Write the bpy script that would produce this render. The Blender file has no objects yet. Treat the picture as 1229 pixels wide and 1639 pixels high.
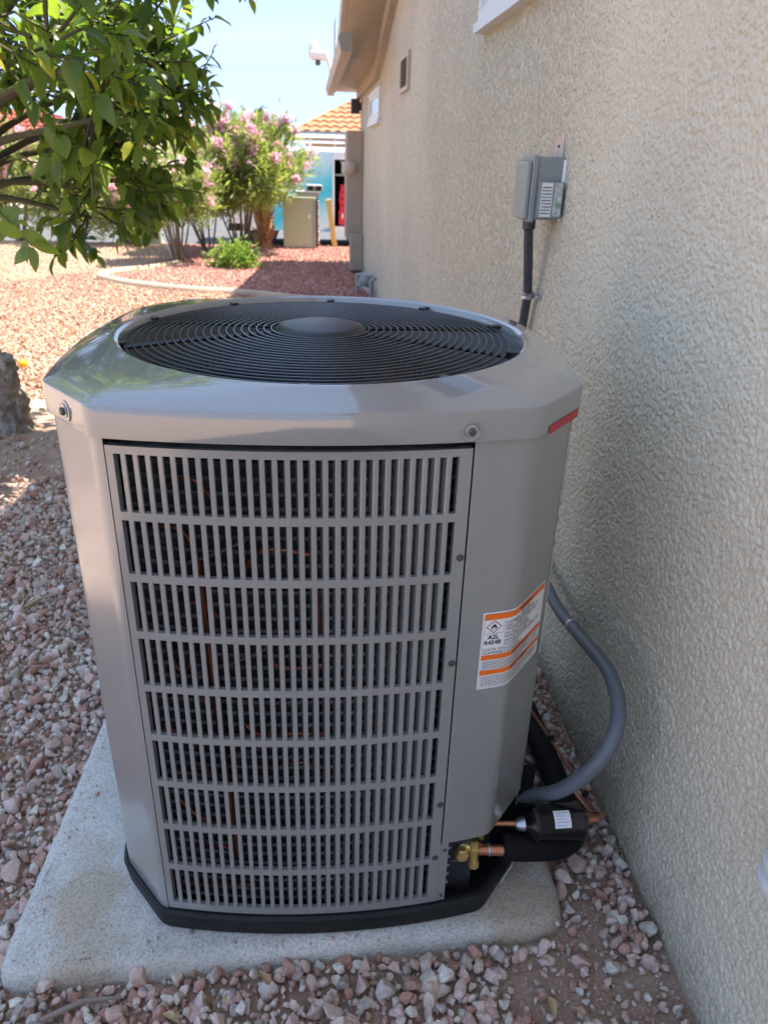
import bpy, math, random
import numpy as np
from mathutils import Vector, Matrix, Euler, Quaternion
rnd = random.Random(7)
npr = np.random.default_rng(11)
scn = bpy.context.scene
C = scn.collection
PI = math.pi

# ------------------------------------------------------------------ camera, sky, sun, exposure
CAMH = 1.5
_dn = np.array([-75, -2530, 1200.]); _dn /= np.linalg.norm(_dn)
_Z = -_dn
_Y = np.array([-119.5, 569, 1200.]); _Y -= _Y.dot(_Z) * _Z; _Y /= np.linalg.norm(_Y)
_X = -np.cross(_Y, _Z)
CR = np.array([_X, _Y, _Z])
cd = bpy.data.cameras.new('camera'); cam = bpy.data.objects.new('camera', cd); C.objects.link(cam)
r_, u_, f_ = CR[:, 0], CR[:, 1], CR[:, 2]
cam.matrix_world = Matrix(((r_[0], u_[0], -f_[0], 0), (r_[1], u_[1], -f_[1], 0), (r_[2], u_[2], -f_[2], CAMH), (0, 0, 0, 1)))
cd.sensor_fit = 'VERTICAL'; cd.sensor_height = 24.0; cd.lens = 24.0 * 1200 / 1639
cd.clip_start = 0.02; cd.clip_end = 3000
cd.dof.use_dof = True; cd.dof.focus_distance = 1.25; cd.dof.aperture_fstop = 4.5
scn.camera = cam

SUN = Vector((0.42, 0.06, 1.0)).normalized()
wd = bpy.data.worlds.new('World'); scn.world = wd; wd.use_nodes = True
wn = wd.node_tree; wn.nodes.clear()
sky = wn.nodes.new('ShaderNodeTexSky'); sky.sky_type = 'NISHITA'; sky.sun_disc = False
sky.sun_elevation = math.asin(SUN.z); sky.sun_rotation = math.atan2(SUN.x, SUN.y)
sky.air_density = 1.0; sky.dust_density = 0.6; sky.ozone_density = 1.5; sky.altitude = 300
bg = wn.nodes.new('ShaderNodeBackground'); bg.inputs['Strength'].default_value = 0.15
wo = wn.nodes.new('ShaderNodeOutputWorld')
# thin streaks of cirrus over the whole sky
wt = wn.nodes.new('ShaderNodeTexCoord')
wm = wn.nodes.new('ShaderNodeMapping'); wm.inputs['Scale'].default_value = (1.2, 1.2, 9.0); wm.inputs['Location'].default_value = (0.926, 3.825, 3.20)
wz = wn.nodes.new('ShaderNodeTexNoise'); wz.inputs['Scale'].default_value = 1.7; wz.inputs['Detail'].default_value = 6; wz.inputs['Roughness'].default_value = .55
wr = wn.nodes.new('ShaderNodeMapRange'); wr.inputs['From Min'].default_value = .60; wr.inputs['From Max'].default_value = .80; wr.inputs['To Max'].default_value = .4
wx = wn.nodes.new('ShaderNodeMixRGB'); wx.inputs[2].default_value = (1.7, 1.75, 1.9, 1)
L = wn.links.new
L(wt.outputs['Generated'], wm.inputs['Vector']); L(wm.outputs[0], wz.inputs['Vector']); L(wz.outputs['Fac'], wr.inputs['Value'])
# a hazy, even desert sky: the clear-air gradient is flattened towards one blue over the whole dome
we = wn.nodes.new('ShaderNodeMixRGB'); we.inputs[0].default_value = .95; we.inputs[2].default_value = (.96, 1.31, 2.06, 1)
L(sky.outputs[0], we.inputs[1]); L(wr.outputs[0], wx.inputs[0]); L(we.outputs[0], wx.inputs[1]); L(wx.outputs[0], bg.inputs['Color']); L(bg.outputs[0], wo.inputs['Surface'])
sl = bpy.data.lights.new('sun', 'SUN'); sl.energy = 3.0; sl.angle = math.radians(0.53); sl.color = (1, .94, .84)
so = bpy.data.objects.new('sun', sl); C.objects.link(so); so.rotation_euler = SUN.to_track_quat('Z', 'Y').to_euler()
so.location = (4, 0, 12)
scn.view_settings.view_transform = 'Standard'; scn.view_settings.look = 'None'
scn.view_settings.exposure = 2.3; scn.view_settings.gamma = 1.0
scn.view_settings.use_curve_mapping = False

# ------------------------------------------------------------------ helpers
class MB:
    def __init__(s): s.v = []; s.f = []
    def add(s, vs, fs):
        n = len(s.v); s.v += [tuple(p) for p in vs]; s.f += [tuple(i + n for i in f) for f in fs]; return s
    def box(s, a, b, M=None):
        (x0, y0, z0), (x1, y1, z1) = a, b
        vs = [(x0,y0,z0),(x1,y0,z0),(x1,y1,z0),(x0,y1,z0),(x0,y0,z1),(x1,y0,z1),(x1,y1,z1),(x0,y1,z1)]
        if M is not None: vs = [M @ Vector(p) for p in vs]
        return s.add(vs, [(3,2,1,0),(4,5,6,7),(0,1,5,4),(1,2,6,5),(2,3,7,6),(3,0,4,7)])
    def tube(s, pts, r, n=8, caps=True):
        pts = [Vector(p) for p in pts]; m = len(pts)
        rs = r if isinstance(r, (list, tuple)) else [r] * m
        vs = []; up = None
        for i, p in enumerate(pts):
            t = (pts[min(i+1, m-1)] - pts[max(i-1, 0)])
            if t.length < 1e-9: t = Vector((0, 0, 1))
            t.normalize()
            if up is None:
                a = Vector((0, 0, 1)) if abs(t.z) < .9 else Vector((1, 0, 0))
                up = t.cross(a).normalized()
            up = (up - up.dot(t) * t)
            if up.length < 1e-6: up = t.orthogonal()
            up.normalize(); b = t.cross(up)
            for k in range(n):
                a = 2 * PI * k / n; vs.append(p + rs[i] * (math.cos(a) * up + math.sin(a) * b))
        fs = []
        for i in range(m - 1):
            for k in range(n):
                fs.append((i*n+k, i*n+(k+1) % n, (i+1)*n+(k+1) % n, (i+1)*n+k))
        if caps: fs += [tuple(reversed(range(n))), tuple(range((m-1)*n, m*n))]
        return s.add(vs, fs)
    def lathe(s, prof, n=24, M=None, closed=False):
        vs = []; fs = []; m = len(prof)
        for (r, z) in prof:
            for k in range(n):
                a = 2*PI*k/n; vs.append(Vector((r*math.cos(a), r*math.sin(a), z)))
        if M is not None: vs = [M @ p for p in vs]
        for i in range(m - 1):
            for k in range(n): fs.append((i*n+k, i*n+(k+1) % n, (i+1)*n+(k+1) % n, (i+1)*n+k))
        if not closed: fs += [tuple(reversed(range(n))), tuple(range((m-1)*n, m*n))]
        return s.add(vs, fs)
    def prism(s, loop, z0, z1, M=None):
        n = len(loop); vs = [Vector((p[0], p[1], z0)) for p in loop] + [Vector((p[0], p[1], z1)) for p in loop]
        if M is not None: vs = [M @ p for p in vs]
        fs = [tuple(reversed(range(n))), tuple(range(n, 2*n))] + [(i, (i+1) % n, n+(i+1) % n, n+i) for i in range(n)]
        return s.add(vs, fs)
    def mesh(s, name, mat=None, smooth=None, bevel=None):
        me = bpy.data.meshes.new(name); me.from_pydata(s.v, [], s.f); me.update()
        if mat: me.materials.append(mat)
        if smooth is not None:
            me.polygons.foreach_set('use_smooth', [True] * len(me.polygons)); me.set_sharp_from_angle(angle=math.radians(smooth))
        return me
    def build(s, name, mat, parent=None, smooth=None, loc=None, bevel=0, seg=2):
        o = bpy.data.objects.new(name, s.mesh(name, mat, smooth)); C.objects.link(o)
        if parent: o.parent = parent
        if loc is not None: o.location = loc
        if bevel:
            md = o.modifiers.new('bevel', 'BEVEL'); md.width = bevel; md.segments = seg; md.limit_method = 'ANGLE'; md.angle_limit = math.radians(40)
        return o
def rot(ax, deg): return Matrix.Rotation(math.radians(deg), 4, ax)
def trl(*p): return Matrix.Translation(Vector(p))
def thing(name, label, cat, loc=(0, 0, 0), rz=0, group=None):
    o = bpy.data.objects.new(name, None); C.objects.link(o); o.location = loc; o.rotation_euler = (0, 0, rz)
    o.empty_display_size = .1; return tag(o, label, cat, group)
def tag(o, label, cat, group=None):
    o['label'] = label; o['category'] = cat
    if group: o['group'] = group
    return o
def kind(o, k): o['kind'] = k; return o
def spline(pts, n=8):
    P = [Vector(p) for p in pts]; P = [2*P[0]-P[1]] + P + [2*P[-1]-P[-2]]; out = []
    for i in range(1, len(P)-2):
        a, b, c, d = P[i-1], P[i], P[i+1], P[i+2]
        for k in range(n):
            t = k/n; out.append(.5*((2*b)+(c-a)*t+(2*a-5*b+4*c-d)*t*t+(3*b-a-3*c+d)*t**3))
    return out + [P[-2]]
def npmesh(name, V, F, mat, smooth=False):
    """V (n,3) and F (m,k) numpy to mesh"""
    me = bpy.data.meshes.new(name); n, k = F.shape
    me.vertices.add(len(V)); me.vertices.foreach_set('co', V.astype(np.float32).ravel())
    me.loops.add(n*k); me.loops.foreach_set('vertex_index', F.astype(np.int32).ravel())
    me.polygons.add(n); me.polygons.foreach_set('loop_start', np.arange(0, n*k, k, dtype=np.int32))
    me.polygons.foreach_set('use_smooth', np.full(n, smooth))
    me.update(calc_edges=True); me.materials.append(mat); return me

# ------------------------------------------------------------------ materials
def mat(name, col, rough=.6, metal=0, spec=None, coat=0, var=None, bump=None, coords='Object', emit=None):
    """var=(scale, amount, colour2), bump=(scale, strength, distance)"""
    m = bpy.data.materials.new(name); m.use_nodes = True; nt = m.node_tree; b = nt.nodes['Principled BSDF']
    b.inputs['Base Color'].default_value = (*col, 1); b.inputs['Roughness'].default_value = rough; b.inputs['Metallic'].default_value = metal
    if spec is not None: b.inputs['Specular IOR Level'].default_value = spec
    if coat: b.inputs['Coat Weight'].default_value = coat; b.inputs['Coat Roughness'].default_value = .05; b.inputs['Coat IOR'].default_value = 1.75
    tc = nt.nodes.new('ShaderNodeTexCoord')
    if var:
        sc, am, c2 = var; n = nt.nodes.new('ShaderNodeTexNoise'); n.inputs['Scale'].default_value = sc; n.inputs['Detail'].default_value = 6
        n.inputs['Roughness'].default_value = .6
        r = nt.nodes.new('ShaderNodeMapRange'); r.inputs['From Min'].default_value = .35; r.inputs['From Max'].default_value = .68; r.inputs['To Max'].default_value = am
        x = nt.nodes.new('ShaderNodeMixRGB'); x.inputs[1].default_value = (*col, 1); x.inputs[2].default_value = (*c2, 1)
        nt.links.new(tc.outputs[coords], n.inputs['Vector']); nt.links.new(n.outputs['Fac'], r.inputs['Value']); nt.links.new(r.outputs[0], x.inputs[0]); nt.links.new(x.outputs[0], b.inputs['Base Color'])
    if bump:
        sc, st, di = bump; n = nt.nodes.new('ShaderNodeTexNoise'); n.inputs['Scale'].default_value = sc; n.inputs['Detail'].default_value = 4
        u = nt.nodes.new('ShaderNodeBump'); u.inputs['Strength'].default_value = st; u.inputs['Distance'].default_value = di
        nt.links.new(tc.outputs[coords], n.inputs['Vector']); nt.links.new(n.outputs['Fac'], u.inputs['Height']); nt.links.new(u.outputs[0], b.inputs['Normal'])
    return m
def N(m, t, **kw):
    n = m.node_tree.nodes.new(t)
    for k, v in kw.items():
        if k in n.inputs: n.inputs[k].default_value = v
        else: setattr(n, k, v)
    return n
def lk(m, a, b): m.node_tree.links.new(a, b)
def ramp(m, stops, interp='LINEAR'):
    n = m.node_tree.nodes.new('ShaderNodeValToRGB'); n.color_ramp.interpolation = interp
    e = n.color_ramp.elements
    while len(e) < len(stops): e.new(.5)
    for i, (p, c) in enumerate(stops): e[i].position = p; e[i].color = (*c, 1)
    return n

def stucco():
    m = mat('stucco', (.40, .355, .30), .62); b = m.node_tree.nodes['Principled BSDF']
    tc = N(m, 'ShaderNodeTexCoord')
    mp = N(m, 'ShaderNodeMapping', Scale=(1, 1, .7)); lk(m, tc.outputs['Object'], mp.inputs['Vector'])
    n1 = N(m, 'ShaderNodeTexNoise', Scale=75., Detail=3., Roughness=.55, Distortion=.3)
    n2 = N(m, 'ShaderNodeTexNoise', Scale=26., Detail=3.)
    n3 = N(m, 'ShaderNodeTexNoise', Scale=260., Detail=3.)
    for n in (n1, n2, n3): lk(m, mp.outputs[0], n.inputs['Vector'])
    r1 = N(m, 'ShaderNodeMapRange'); r1.interpolation_type = 'SMOOTHSTEP'; r1.inputs['From Min'].default_value = .44; r1.inputs['From Max'].default_value = .62
    lk(m, n1.outputs['Fac'], r1.inputs['Value'])
    # on the near wall the coat is modelled, so the relief of the material steps in only beyond it
    g0 = N(m, 'ShaderNodeSeparateXYZ'); lk(m, tc.outputs['Object'], g0.inputs[0])
    gr_ = N(m, 'ShaderNodeMapRange'); gr_.inputs['From Min'].default_value = 1.9; gr_.inputs['From Max'].default_value = 3.0; gr_.inputs['To Min'].default_value = .12
    lk(m, g0.outputs['Y'], gr_.inputs['Value'])
    a0 = N(m, 'ShaderNodeMath', operation='MULTIPLY'); lk(m, r1.outputs[0], a0.inputs[0]); lk(m, gr_.outputs[0], a0.inputs[1])
    a3 = N(m, 'ShaderNodeMath', operation='MULTIPLY'); lk(m, n2.outputs['Fac'], a3.inputs[0]); lk(m, gr_.outputs[0], a3.inputs[1])
    a4 = N(m, 'ShaderNodeMath', operation='MULTIPLY_ADD'); a4.inputs[1].default_value = 1.6; lk(m, a3.outputs[0], a4.inputs[0]); lk(m, a0.outputs[0], a4.inputs[2])
    a2 = N(m, 'ShaderNodeMath', operation='MULTIPLY_ADD'); a2.inputs[1].default_value = .16
    lk(m, n3.outputs['Fac'], a2.inputs[0]); lk(m, a4.outputs[0], a2.inputs[2])
    bu = N(m, 'ShaderNodeBump', Strength=1., Distance=.0085); lk(m, a2.outputs[0], bu.inputs['Height']); lk(m, bu.outputs[0], b.inputs['Normal'])
    big = N(m, 'ShaderNodeTexNoise', Scale=1.1, Detail=5.); lk(m, tc.outputs['Object'], big.inputs['Vector'])
    rp = ramp(m, [(.3, (.60, .545, .42)), (.52, (.67, .61, .465)), (.75, (.72, .655, .50))]); lk(m, big.outputs['Fac'], rp.inputs[0])
    # slightly darker where the mid-size relief noise runs low
    mx = N(m, 'ShaderNodeMixRGB', blend_type='MULTIPLY'); mx.inputs[0].default_value = .05
    lk(m, rp.outputs[0], mx.inputs[1]); lk(m, n2.outputs['Fac'], mx.inputs[2])
    # splashed soil along the foot of the wall
    sx = N(m, 'ShaderNodeSeparateXYZ'); lk(m, tc.outputs['Object'], sx.inputs[0])
    sn = N(m, 'ShaderNodeTexNoise', Scale=9., Detail=6.); lk(m, tc.outputs['Object'], sn.inputs['Vector'])
    sa = N(m, 'ShaderNodeMath', operation='MULTIPLY_ADD'); sa.inputs[1].default_value = -.22; lk(m, sn.outputs['Fac'], sa.inputs[0]); lk(m, sx.outputs['Z'], sa.inputs[2])
    sr = N(m, 'ShaderNodeMapRange'); sr.inputs['From Min'].default_value = -.12; sr.inputs['From Max'].default_value = .05; sr.inputs['To Min'].default_value = .55; sr.inputs['To Max'].default_value = 0
    lk(m, sa.outputs[0], sr.inputs['Value'])
    m2 = N(m, 'ShaderNodeMixRGB'); m2.inputs[2].default_value = (.24, .17, .12, 1); lk(m, sr.outputs[0], m2.inputs[0]); lk(m, mx.outputs[0], m2.inputs[1])
    lk(m, m2.outputs[0], b.inputs['Base Color'])
    return m
M_stucco = stucco()
M_trim = mat('painted_trim', (.44, .36, .27), .55, var=(6, .5, (.36, .30, .23)), bump=(60, .2, .002))
M_paint = mat('unit_paint', (.258, .264, .252), .32, spec=.5, coat=1.0, var=(7, .5, (.232, .237, .226)))
M_lid = mat('lid_paint', (.258, .264, .252), .2, spec=.6, coat=1.0, var=(6, .45, (.238, .243, .232)))
def smudge(m, lo, hi, sc=7.):
    b = m.node_tree.nodes['Principled BSDF']; tc = N(m, 'ShaderNodeTexCoord'); n = N(m, 'ShaderNodeTexNoise', Scale=sc, Detail=8., Roughness=.7); lk(m, tc.outputs['Object'], n.inputs['Vector'])
    r = N(m, 'ShaderNodeMapRange'); r.inputs['From Min'].default_value = .35; r.inputs['From Max'].default_value = .7; r.inputs['To Min'].default_value = lo; r.inputs['To Max'].default_value = hi
    lk(m, n.outputs['Fac'], r.inputs['Value']); lk(m, r.outputs[0], b.inputs['Coat Roughness'])
    # settled dust: small pale specks
    v = N(m, 'ShaderNodeTexNoise', Scale=240., Detail=2.); lk(m, tc.outputs['Object'], v.inputs['Vector'])
    q = N(m, 'ShaderNodeMapRange'); q.inputs['From Min'].default_value = .70; q.inputs['From Max'].default_value = .78; q.inputs['To Max'].default_value = .5; lk(m, v.outputs['Fac'], q.inputs['Value'])
    src = b.inputs['Base Color'].links[0].from_socket; x = N(m, 'ShaderNodeMixRGB'); x.inputs[2].default_value = (.45, .42, .37, 1); lk(m, q.outputs[0], x.inputs[0]); lk(m, src, x.inputs[1]); lk(m, x.outputs[0], b.inputs['Base Color'])
M_black = mat('black_plastic', (.010, .0105, .011), .55, spec=.25, var=(40, .4, (.03, .03, .03)), bump=(300, .15, .001))
M_fan = mat('fan_black', (.014, .016, .019), .33, coat=.2)
M_ring = mat('ring_wire', (.045, .05, .058), .3, spec=.6)
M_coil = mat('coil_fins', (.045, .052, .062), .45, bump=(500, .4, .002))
M_tube = mat('coil_tube', (.13, .14, .16), .35, metal=.5, var=(35, .9, (.30, .30, .32)))
M_copper = mat('copper', (.62, .27, .16), .32, metal=.75, var=(30, .6, (.36, .15, .09)))
M_brass = mat('brass', (.85, .62, .22), .3, metal=.75, var=(60, .4, (.65, .45, .14)))
M_steel = mat('zinc_steel', (.5, .52, .55), .35, metal=.9, var=(50, .5, (.33, .34, .36)))
M_screw = mat('screw_grey', (.10, .10, .105), .35, metal=.5)
M_red = mat('red_tape', (.45, .02, .03), .35)
M_white = mat('label_white', (.78, .80, .80), .35)
M_orange = mat('label_orange', (.85, .17, .01), .35)
M_ink = mat('label_ink', (.02, .02, .022), .45)
M_yel = mat('label_yellow', (.75, .50, .03), .4)
M_blu = mat('label_blue', (.05, .12, .5), .4)
M_dred = mat('diamond_red', (.42, .03, .06), .4)
M_grayc = mat('conduit_grey', (.125, .145, .165), .45, spec=.5, var=(20, .5, (.165, .18, .195)))
M_pvc = mat('conduit_dark', (.05, .055, .068), .45, var=(20, .4, (.08, .085, .095)))
M_box = mat('disconnect_grey', (.27, .30, .29), .42, metal=.1, var=(12, .4, (.23, .255, .25)))
M_boxcover = mat('disconnect_cover', (.32, .34, .31), .45, metal=.05, var=(12, .35, (.27, .285, .265)))
M_foam = mat('insulation_black', (.007, .007, .008), .75, spec=.2, bump=(120, .3, .002))
M_wire = mat('wire_sheath', (.28, .12, .09), .5)
M_win = mat('white_vinyl', (.72, .72, .70), .4)
M_glass = mat('window_glass', (.03, .04, .05), .04, spec=.8)
M_dark = mat('dark_void', (.01, .01, .01), .8)
M_patch = mat('bare_plaster', (.70, .53, .44), .7, bump=(120, .5, .003), var=(30, .5, (.44, .34, .28)))

def concrete(name, c1, c2, stain):
    m = mat(name, c1, .8); b = m.node_tree.nodes['Principled BSDF']; tc = N(m, 'ShaderNodeTexCoord')
    n1 = N(m, 'ShaderNodeTexNoise', Scale=190., Detail=4., Roughness=.65); n2 = N(m, 'ShaderNodeTexNoise', Scale=5., Detail=7., Roughness=.65); n3 = N(m, 'ShaderNodeTexNoise', Scale=3.2, Detail=3.)
    for n in (n1, n2, n3): lk(m, tc.outputs['Object'], n.inputs['Vector'])
    r = ramp(m, [(.36, c2), (.62, c1)]); lk(m, n2.outputs['Fac'], r.inputs[0])
    rs = N(m, 'ShaderNodeMapRange'); rs.inputs['From Min'].default_value = .54; rs.inputs['From Max'].default_value = .62; rs.inputs['To Max'].default_value = .8; lk(m, n3.outputs['Fac'], rs.inputs['Value'])
    mx = N(m, 'ShaderNodeMixRGB'); mx.inputs[2].default_value = (*stain, 1); lk(m, rs.outputs[0], mx.inputs[0]); lk(m, r.outputs[0], mx.inputs[1])
    rr = ramp(m, [(.38, (.45, .45, .45)), (.55, (1, 1, 1))]); lk(m, n1.outputs['Fac'], rr.inputs[0])
    m3 = N(m, 'ShaderNodeMixRGB', blend_type='MULTIPLY'); m3.inputs[0].default_value = .6; lk(m, mx.outputs[0], m3.inputs[1]); lk(m, rr.outputs[0], m3.inputs[2])
    lk(m, m3.outputs[0], b.inputs['Base Color'])
    bu = N(m, 'ShaderNodeBump', Strength=1., Distance=.0035); lk(m, n1.outputs['Fac'], bu.inputs['Height']); lk(m, bu.outputs[0], b.inputs['Normal'])
    return m
M_pad = concrete('pad_concrete', (.70, .67, .59), (.54, .53, .475), (.50, .40, .28))
M_curb = concrete('curb_concrete', (.62, .47, .32), (.54, .40, .27), (.5, .36, .24))

def rockmat(name, stops):
    m = mat(name, (.3, .2, .18), .85, spec=.25); b = m.node_tree.nodes['Principled BSDF']; tc = N(m, 'ShaderNodeTexCoord')
    oi = N(m, 'ShaderNodeObjectInfo'); r = ramp(m, stops, 'CONSTANT'); lk(m, oi.outputs['Random'], r.inputs[0])
    n = N(m, 'ShaderNodeTexNoise', Scale=2.6, Detail=8., Roughness=.75); lk(m, tc.outputs['Object'], n.inputs['Vector'])
    n2 = N(m, 'ShaderNodeTexNoise', Scale=9., Detail=3.); lk(m, tc.outputs['Object'], n2.inputs['Vector'])
    rr = ramp(m, [(.3, (.68, .65, .64)), (.5, (1, 1, 1)), (.72, (1.3, 1.28, 1.26))]); lk(m, n.outputs['Fac'], rr.inputs[0])
    mx = N(m, 'ShaderNodeMixRGB', blend_type='MULTIPLY'); mx.inputs[0].default_value = .9; lk(m, r.outputs[0], mx.inputs[1]); lk(m, rr.outputs[0], mx.inputs[2])
    lk(m, mx.outputs[0], b.inputs['Base Color'])
    bu = N(m, 'ShaderNodeBump', Strength=.5, Distance=.0022); lk(m, n2.outputs['Fac'], bu.inputs['Height']); lk(m, bu.outputs[0], b.inputs['Normal'])
    return m
M_rock = rockmat('gravel_pink', [(0, (0.557, 0.386, 0.325)), (.14, (0.634, 0.497, 0.422)), (.27, (0.432, 0.253, 0.194)), (.36, (0.634, 0.570, 0.485)), (.49, (0.576, 0.414, 0.346)), (.60, (0.480, 0.423, 0.363)), (.70, (0.643, 0.506, 0.431)), (.82, (0.442, 0.258, 0.198)), (.90, (0.710, 0.653, 0.566)), (.96, (0.384, 0.313, 0.270))])
M_rocksun = rockmat('gravel_tan', [(0, (0.401, 0.220, 0.150)), (.2, (0.462, 0.270, 0.187)), (.4, (0.341, 0.179, 0.125)), (.55, (0.502, 0.326, 0.237)), (.7, (0.422, 0.228, 0.159)), (.85, (0.361, 0.220, 0.166))])
M_rockpale = rockmat('gravel_pale', [(0, (0.475, 0.318, 0.216)), (.3, (0.532, 0.365, 0.259)), (.6, (0.427, 0.278, 0.189)), (.8, (0.571, 0.413, 0.300))])
M_rockred = rockmat('gravel_red', [(0, (0.428, 0.186, 0.148)), (.25, (0.510, 0.252, 0.209)), (.5, (0.345, 0.153, 0.123)), (.75, (0.592, 0.346, 0.284)), (.9, (0.395, 0.199, 0.173))])

def groundmat():
    m = mat('soil', (.2, .13, .1), .95, spec=.15); b = m.node_tree.nodes['Principled BSDF']; tc = N(m, 'ShaderNodeTexCoord')
    n = N(m, 'ShaderNodeTexNoise', Scale=3., Detail=9., Roughness=.7); n2 = N(m, 'ShaderNodeTexNoise', Scale=90., Detail=5., Roughness=.7)
    v = N(m, 'ShaderNodeTexVoronoi', Scale=26.)
    for k in (n, n2, v): lk(m, tc.outputs['Object'], k.inputs['Vector'])
    r = ramp(m, [(.3, (.34, .22, .155)), (.5, (.48, .335, .25)), (.7, (.57, .43, .33))]); lk(m, n.outputs['Fac'], r.inputs[0])
    mx = N(m, 'ShaderNodeMixRGB', blend_type='OVERLAY'); mx.inputs[0].default_value = .55; lk(m, r.outputs[0], mx.inputs[1]); lk(m, n2.outputs['Fac'], mx.inputs[2])
    # far off, where single stones blend, the gravel's own tan
    sx = N(m, 'ShaderNodeSeparateXYZ'); lk(m, tc.outputs['Object'], sx.inputs[0])
    fr = N(m, 'ShaderNodeMapRange'); fr.inputs['From Min'].default_value = 3.; fr.inputs['From Max'].default_value = 6.5; lk(m, sx.outputs['Y'], fr.inputs['Value'])
    vr = ramp(m, [(0, (.42, .28, .19)), (.5, (.50, .34, .24)), (1, (.55, .42, .31))]); lk(m, v.outputs['Color'], vr.inputs[0])
    m2 = N(m, 'ShaderNodeMixRGB'); lk(m, fr.outputs[0], m2.inputs[0]); lk(m, mx.outputs[0], m2.inputs[1]); lk(m, vr.outputs[0], m2.inputs[2])
    lk(m, m2.outputs[0], b.inputs['Base Color'])
    bu = N(m, 'ShaderNodeBump', Strength=.9, Distance=.012); lk(m, n2.outputs['Fac'], bu.inputs['Height']); lk(m, bu.outputs[0], b.inputs['Normal'])
    return m
M_soil = groundmat()
M_asph = mat('asphalt', (.10, .10, .105), 1., spec=.1, var=(3, .6, (.16, .155, .15)), bump=(150, .4, .004))
M_walk = mat('sidewalk', (.42, .37, .31), .85, var=(3, .6, (.36, .31, .26)), bump=(100, .2, .003))

def leafmat(name, dark, lite, yellow, trans=.35, yf=.86, tg=(1.9, 1.9, .7, 1)):
    m = bpy.data.materials.new(name); m.use_nodes = True; nt = m.node_tree; nt.nodes.clear()
    at = N(m, 'ShaderNodeAttribute'); at.attribute_name = 'tint'
    r = ramp(m, [(0, dark), (yf - .08, lite), (yf, lite), (min(.99, yf + .05), yellow)])
    lk(m, at.outputs['Fac'], r.inputs[0])
    b = N(m, 'ShaderNodeBsdfPrincipled', Roughness=.38); lk(m, r.outputs[0], b.inputs['Base Color'])
    t = N(m, 'ShaderNodeBsdfTranslucent'); g = N(m, 'ShaderNodeMixRGB', blend_type='MULTIPLY'); g.inputs[0].default_value = 1; g.inputs[2].default_value = tg
    lk(m, r.outputs[0], g.inputs[1]); lk(m, g.outputs[0], t.inputs['Color'])
    x = N(m, 'ShaderNodeMixShader'); x.inputs[0].default_value = trans; lk(m, b.outputs[0], x.inputs[1]); lk(m, t.outputs[0], x.inputs[2])
    o = N(m, 'ShaderNodeOutputMaterial'); lk(m, x.outputs[0], o.inputs['Surface']); return m
M_leaf = leafmat('citrus_leaf', (.06, .115, .028), (.21, .29, .065), (.36, .36, .06), .5)
M_ole = leafmat('oleander_leaf', (.12, .17, .06), (.33, .38, .16), (.50, .45, .20), .4)
M_petal = leafmat('oleander_petal', (.84, .42, .54), (.88, .62, .70), (.85, .65, .70), .35, tg=(1., 1., 1., 1))
M_shrub = leafmat('shrub_leaf', (.08, .15, .03), (.22, .31, .075), (.38, .42, .12), .4)
M_palm = leafmat('palm_leaf', (.03, .07, .02), (.08, .14, .04), (.2, .2, .06), .2)
M_tree = leafmat('far_leaf', (.10, .13, .04), (.20, .23, .08), (.26, .27, .1), .3)
M_bark = mat('bark', (.20, .16, .125), .95, spec=.15, var=(16, .9, (.50, .45, .39)), bump=(55, 1., .02))
M_twig = mat('twig', (.075, .07, .04), .85, spec=.2, var=(20, .6, (.12, .10, .06)))
M_stem = mat('oleander_stem', (.20, .165, .12), .85, var=(20, .6, (.12, .1, .07)))
M_fibre = mat('palm_fibre', (.52, .29, .14), .9, var=(10, .9, (.22, .11, .05)), bump=(30, .8, .03))

smudge(M_paint, .10, .22); smudge(M_lid, .02, .09, 5.)

# ------------------------------------------------------------------ the ground and the street
gx = np.array([-400, -60, -12, -6, 0, 6, 12, 60, 400.]); gyz = [(-60, 0), (-4, 0), (4, 0), (14.35, 0), (14.9, -.2), (40, -.2), (900, -.2)]
g = MB()
for (y, z) in gyz:
    for x in gx: g.v.append((x, y, z))
for j in range(len(gyz)-1):
    for i in range(len(gx)-1): a = j*len(gx)+i; g.f.append((a, a+1, a+len(gx)+1, a+len(gx)))
kind(g.build('ground', M_soil), 'structure')
kind(MB().box((-80, 15.3, -.35), (80, 23.5, -.19)).build('road', M_asph), 'structure')
kind(MB().box((-80, 23.5, -.35), (80, 25.2, -.07)).build('sidewalk', M_walk), 'structure')

# ------------------------------------------------------------------ the stucco house on the right
XW = .725
YC, YB, YP, ZE, SL = 11.9, 8.75, .4, 2.35, .262       # far corner, where the rake starts, gable peak, eave height, slope
def roofz(y): return ZE + SL * (YB - y) if y >= YP else ZE + SL * (YB - YP) - SL * (YP - y)
house = thing('stucco_house', 'beige stucco house wall beside the air conditioner with overhanging eave', 'house', (XW, 4, 0))
def H(o): o.parent = house; o.matrix_parent_inverse = Matrix.Translation((-XW, -4, 0)); return o
prof = [(-7.6, -.1), (YC, -.1), (YC, ZE), (YB, ZE), (YP, roofz(YP)), (-7.6, roofz(-7.6))]
w = MB(); n = len(prof)
w.add([(XW, y, z) for y, z in prof] + [(12., y, z) for y, z in prof], [tuple(range(n-1, -1, -1)), tuple(range(n, 2*n))] + [(i, (i+1) % n, n+(i+1) % n, n+i) for i in range(n)])
H(w.build('wall', M_stucco))
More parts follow.
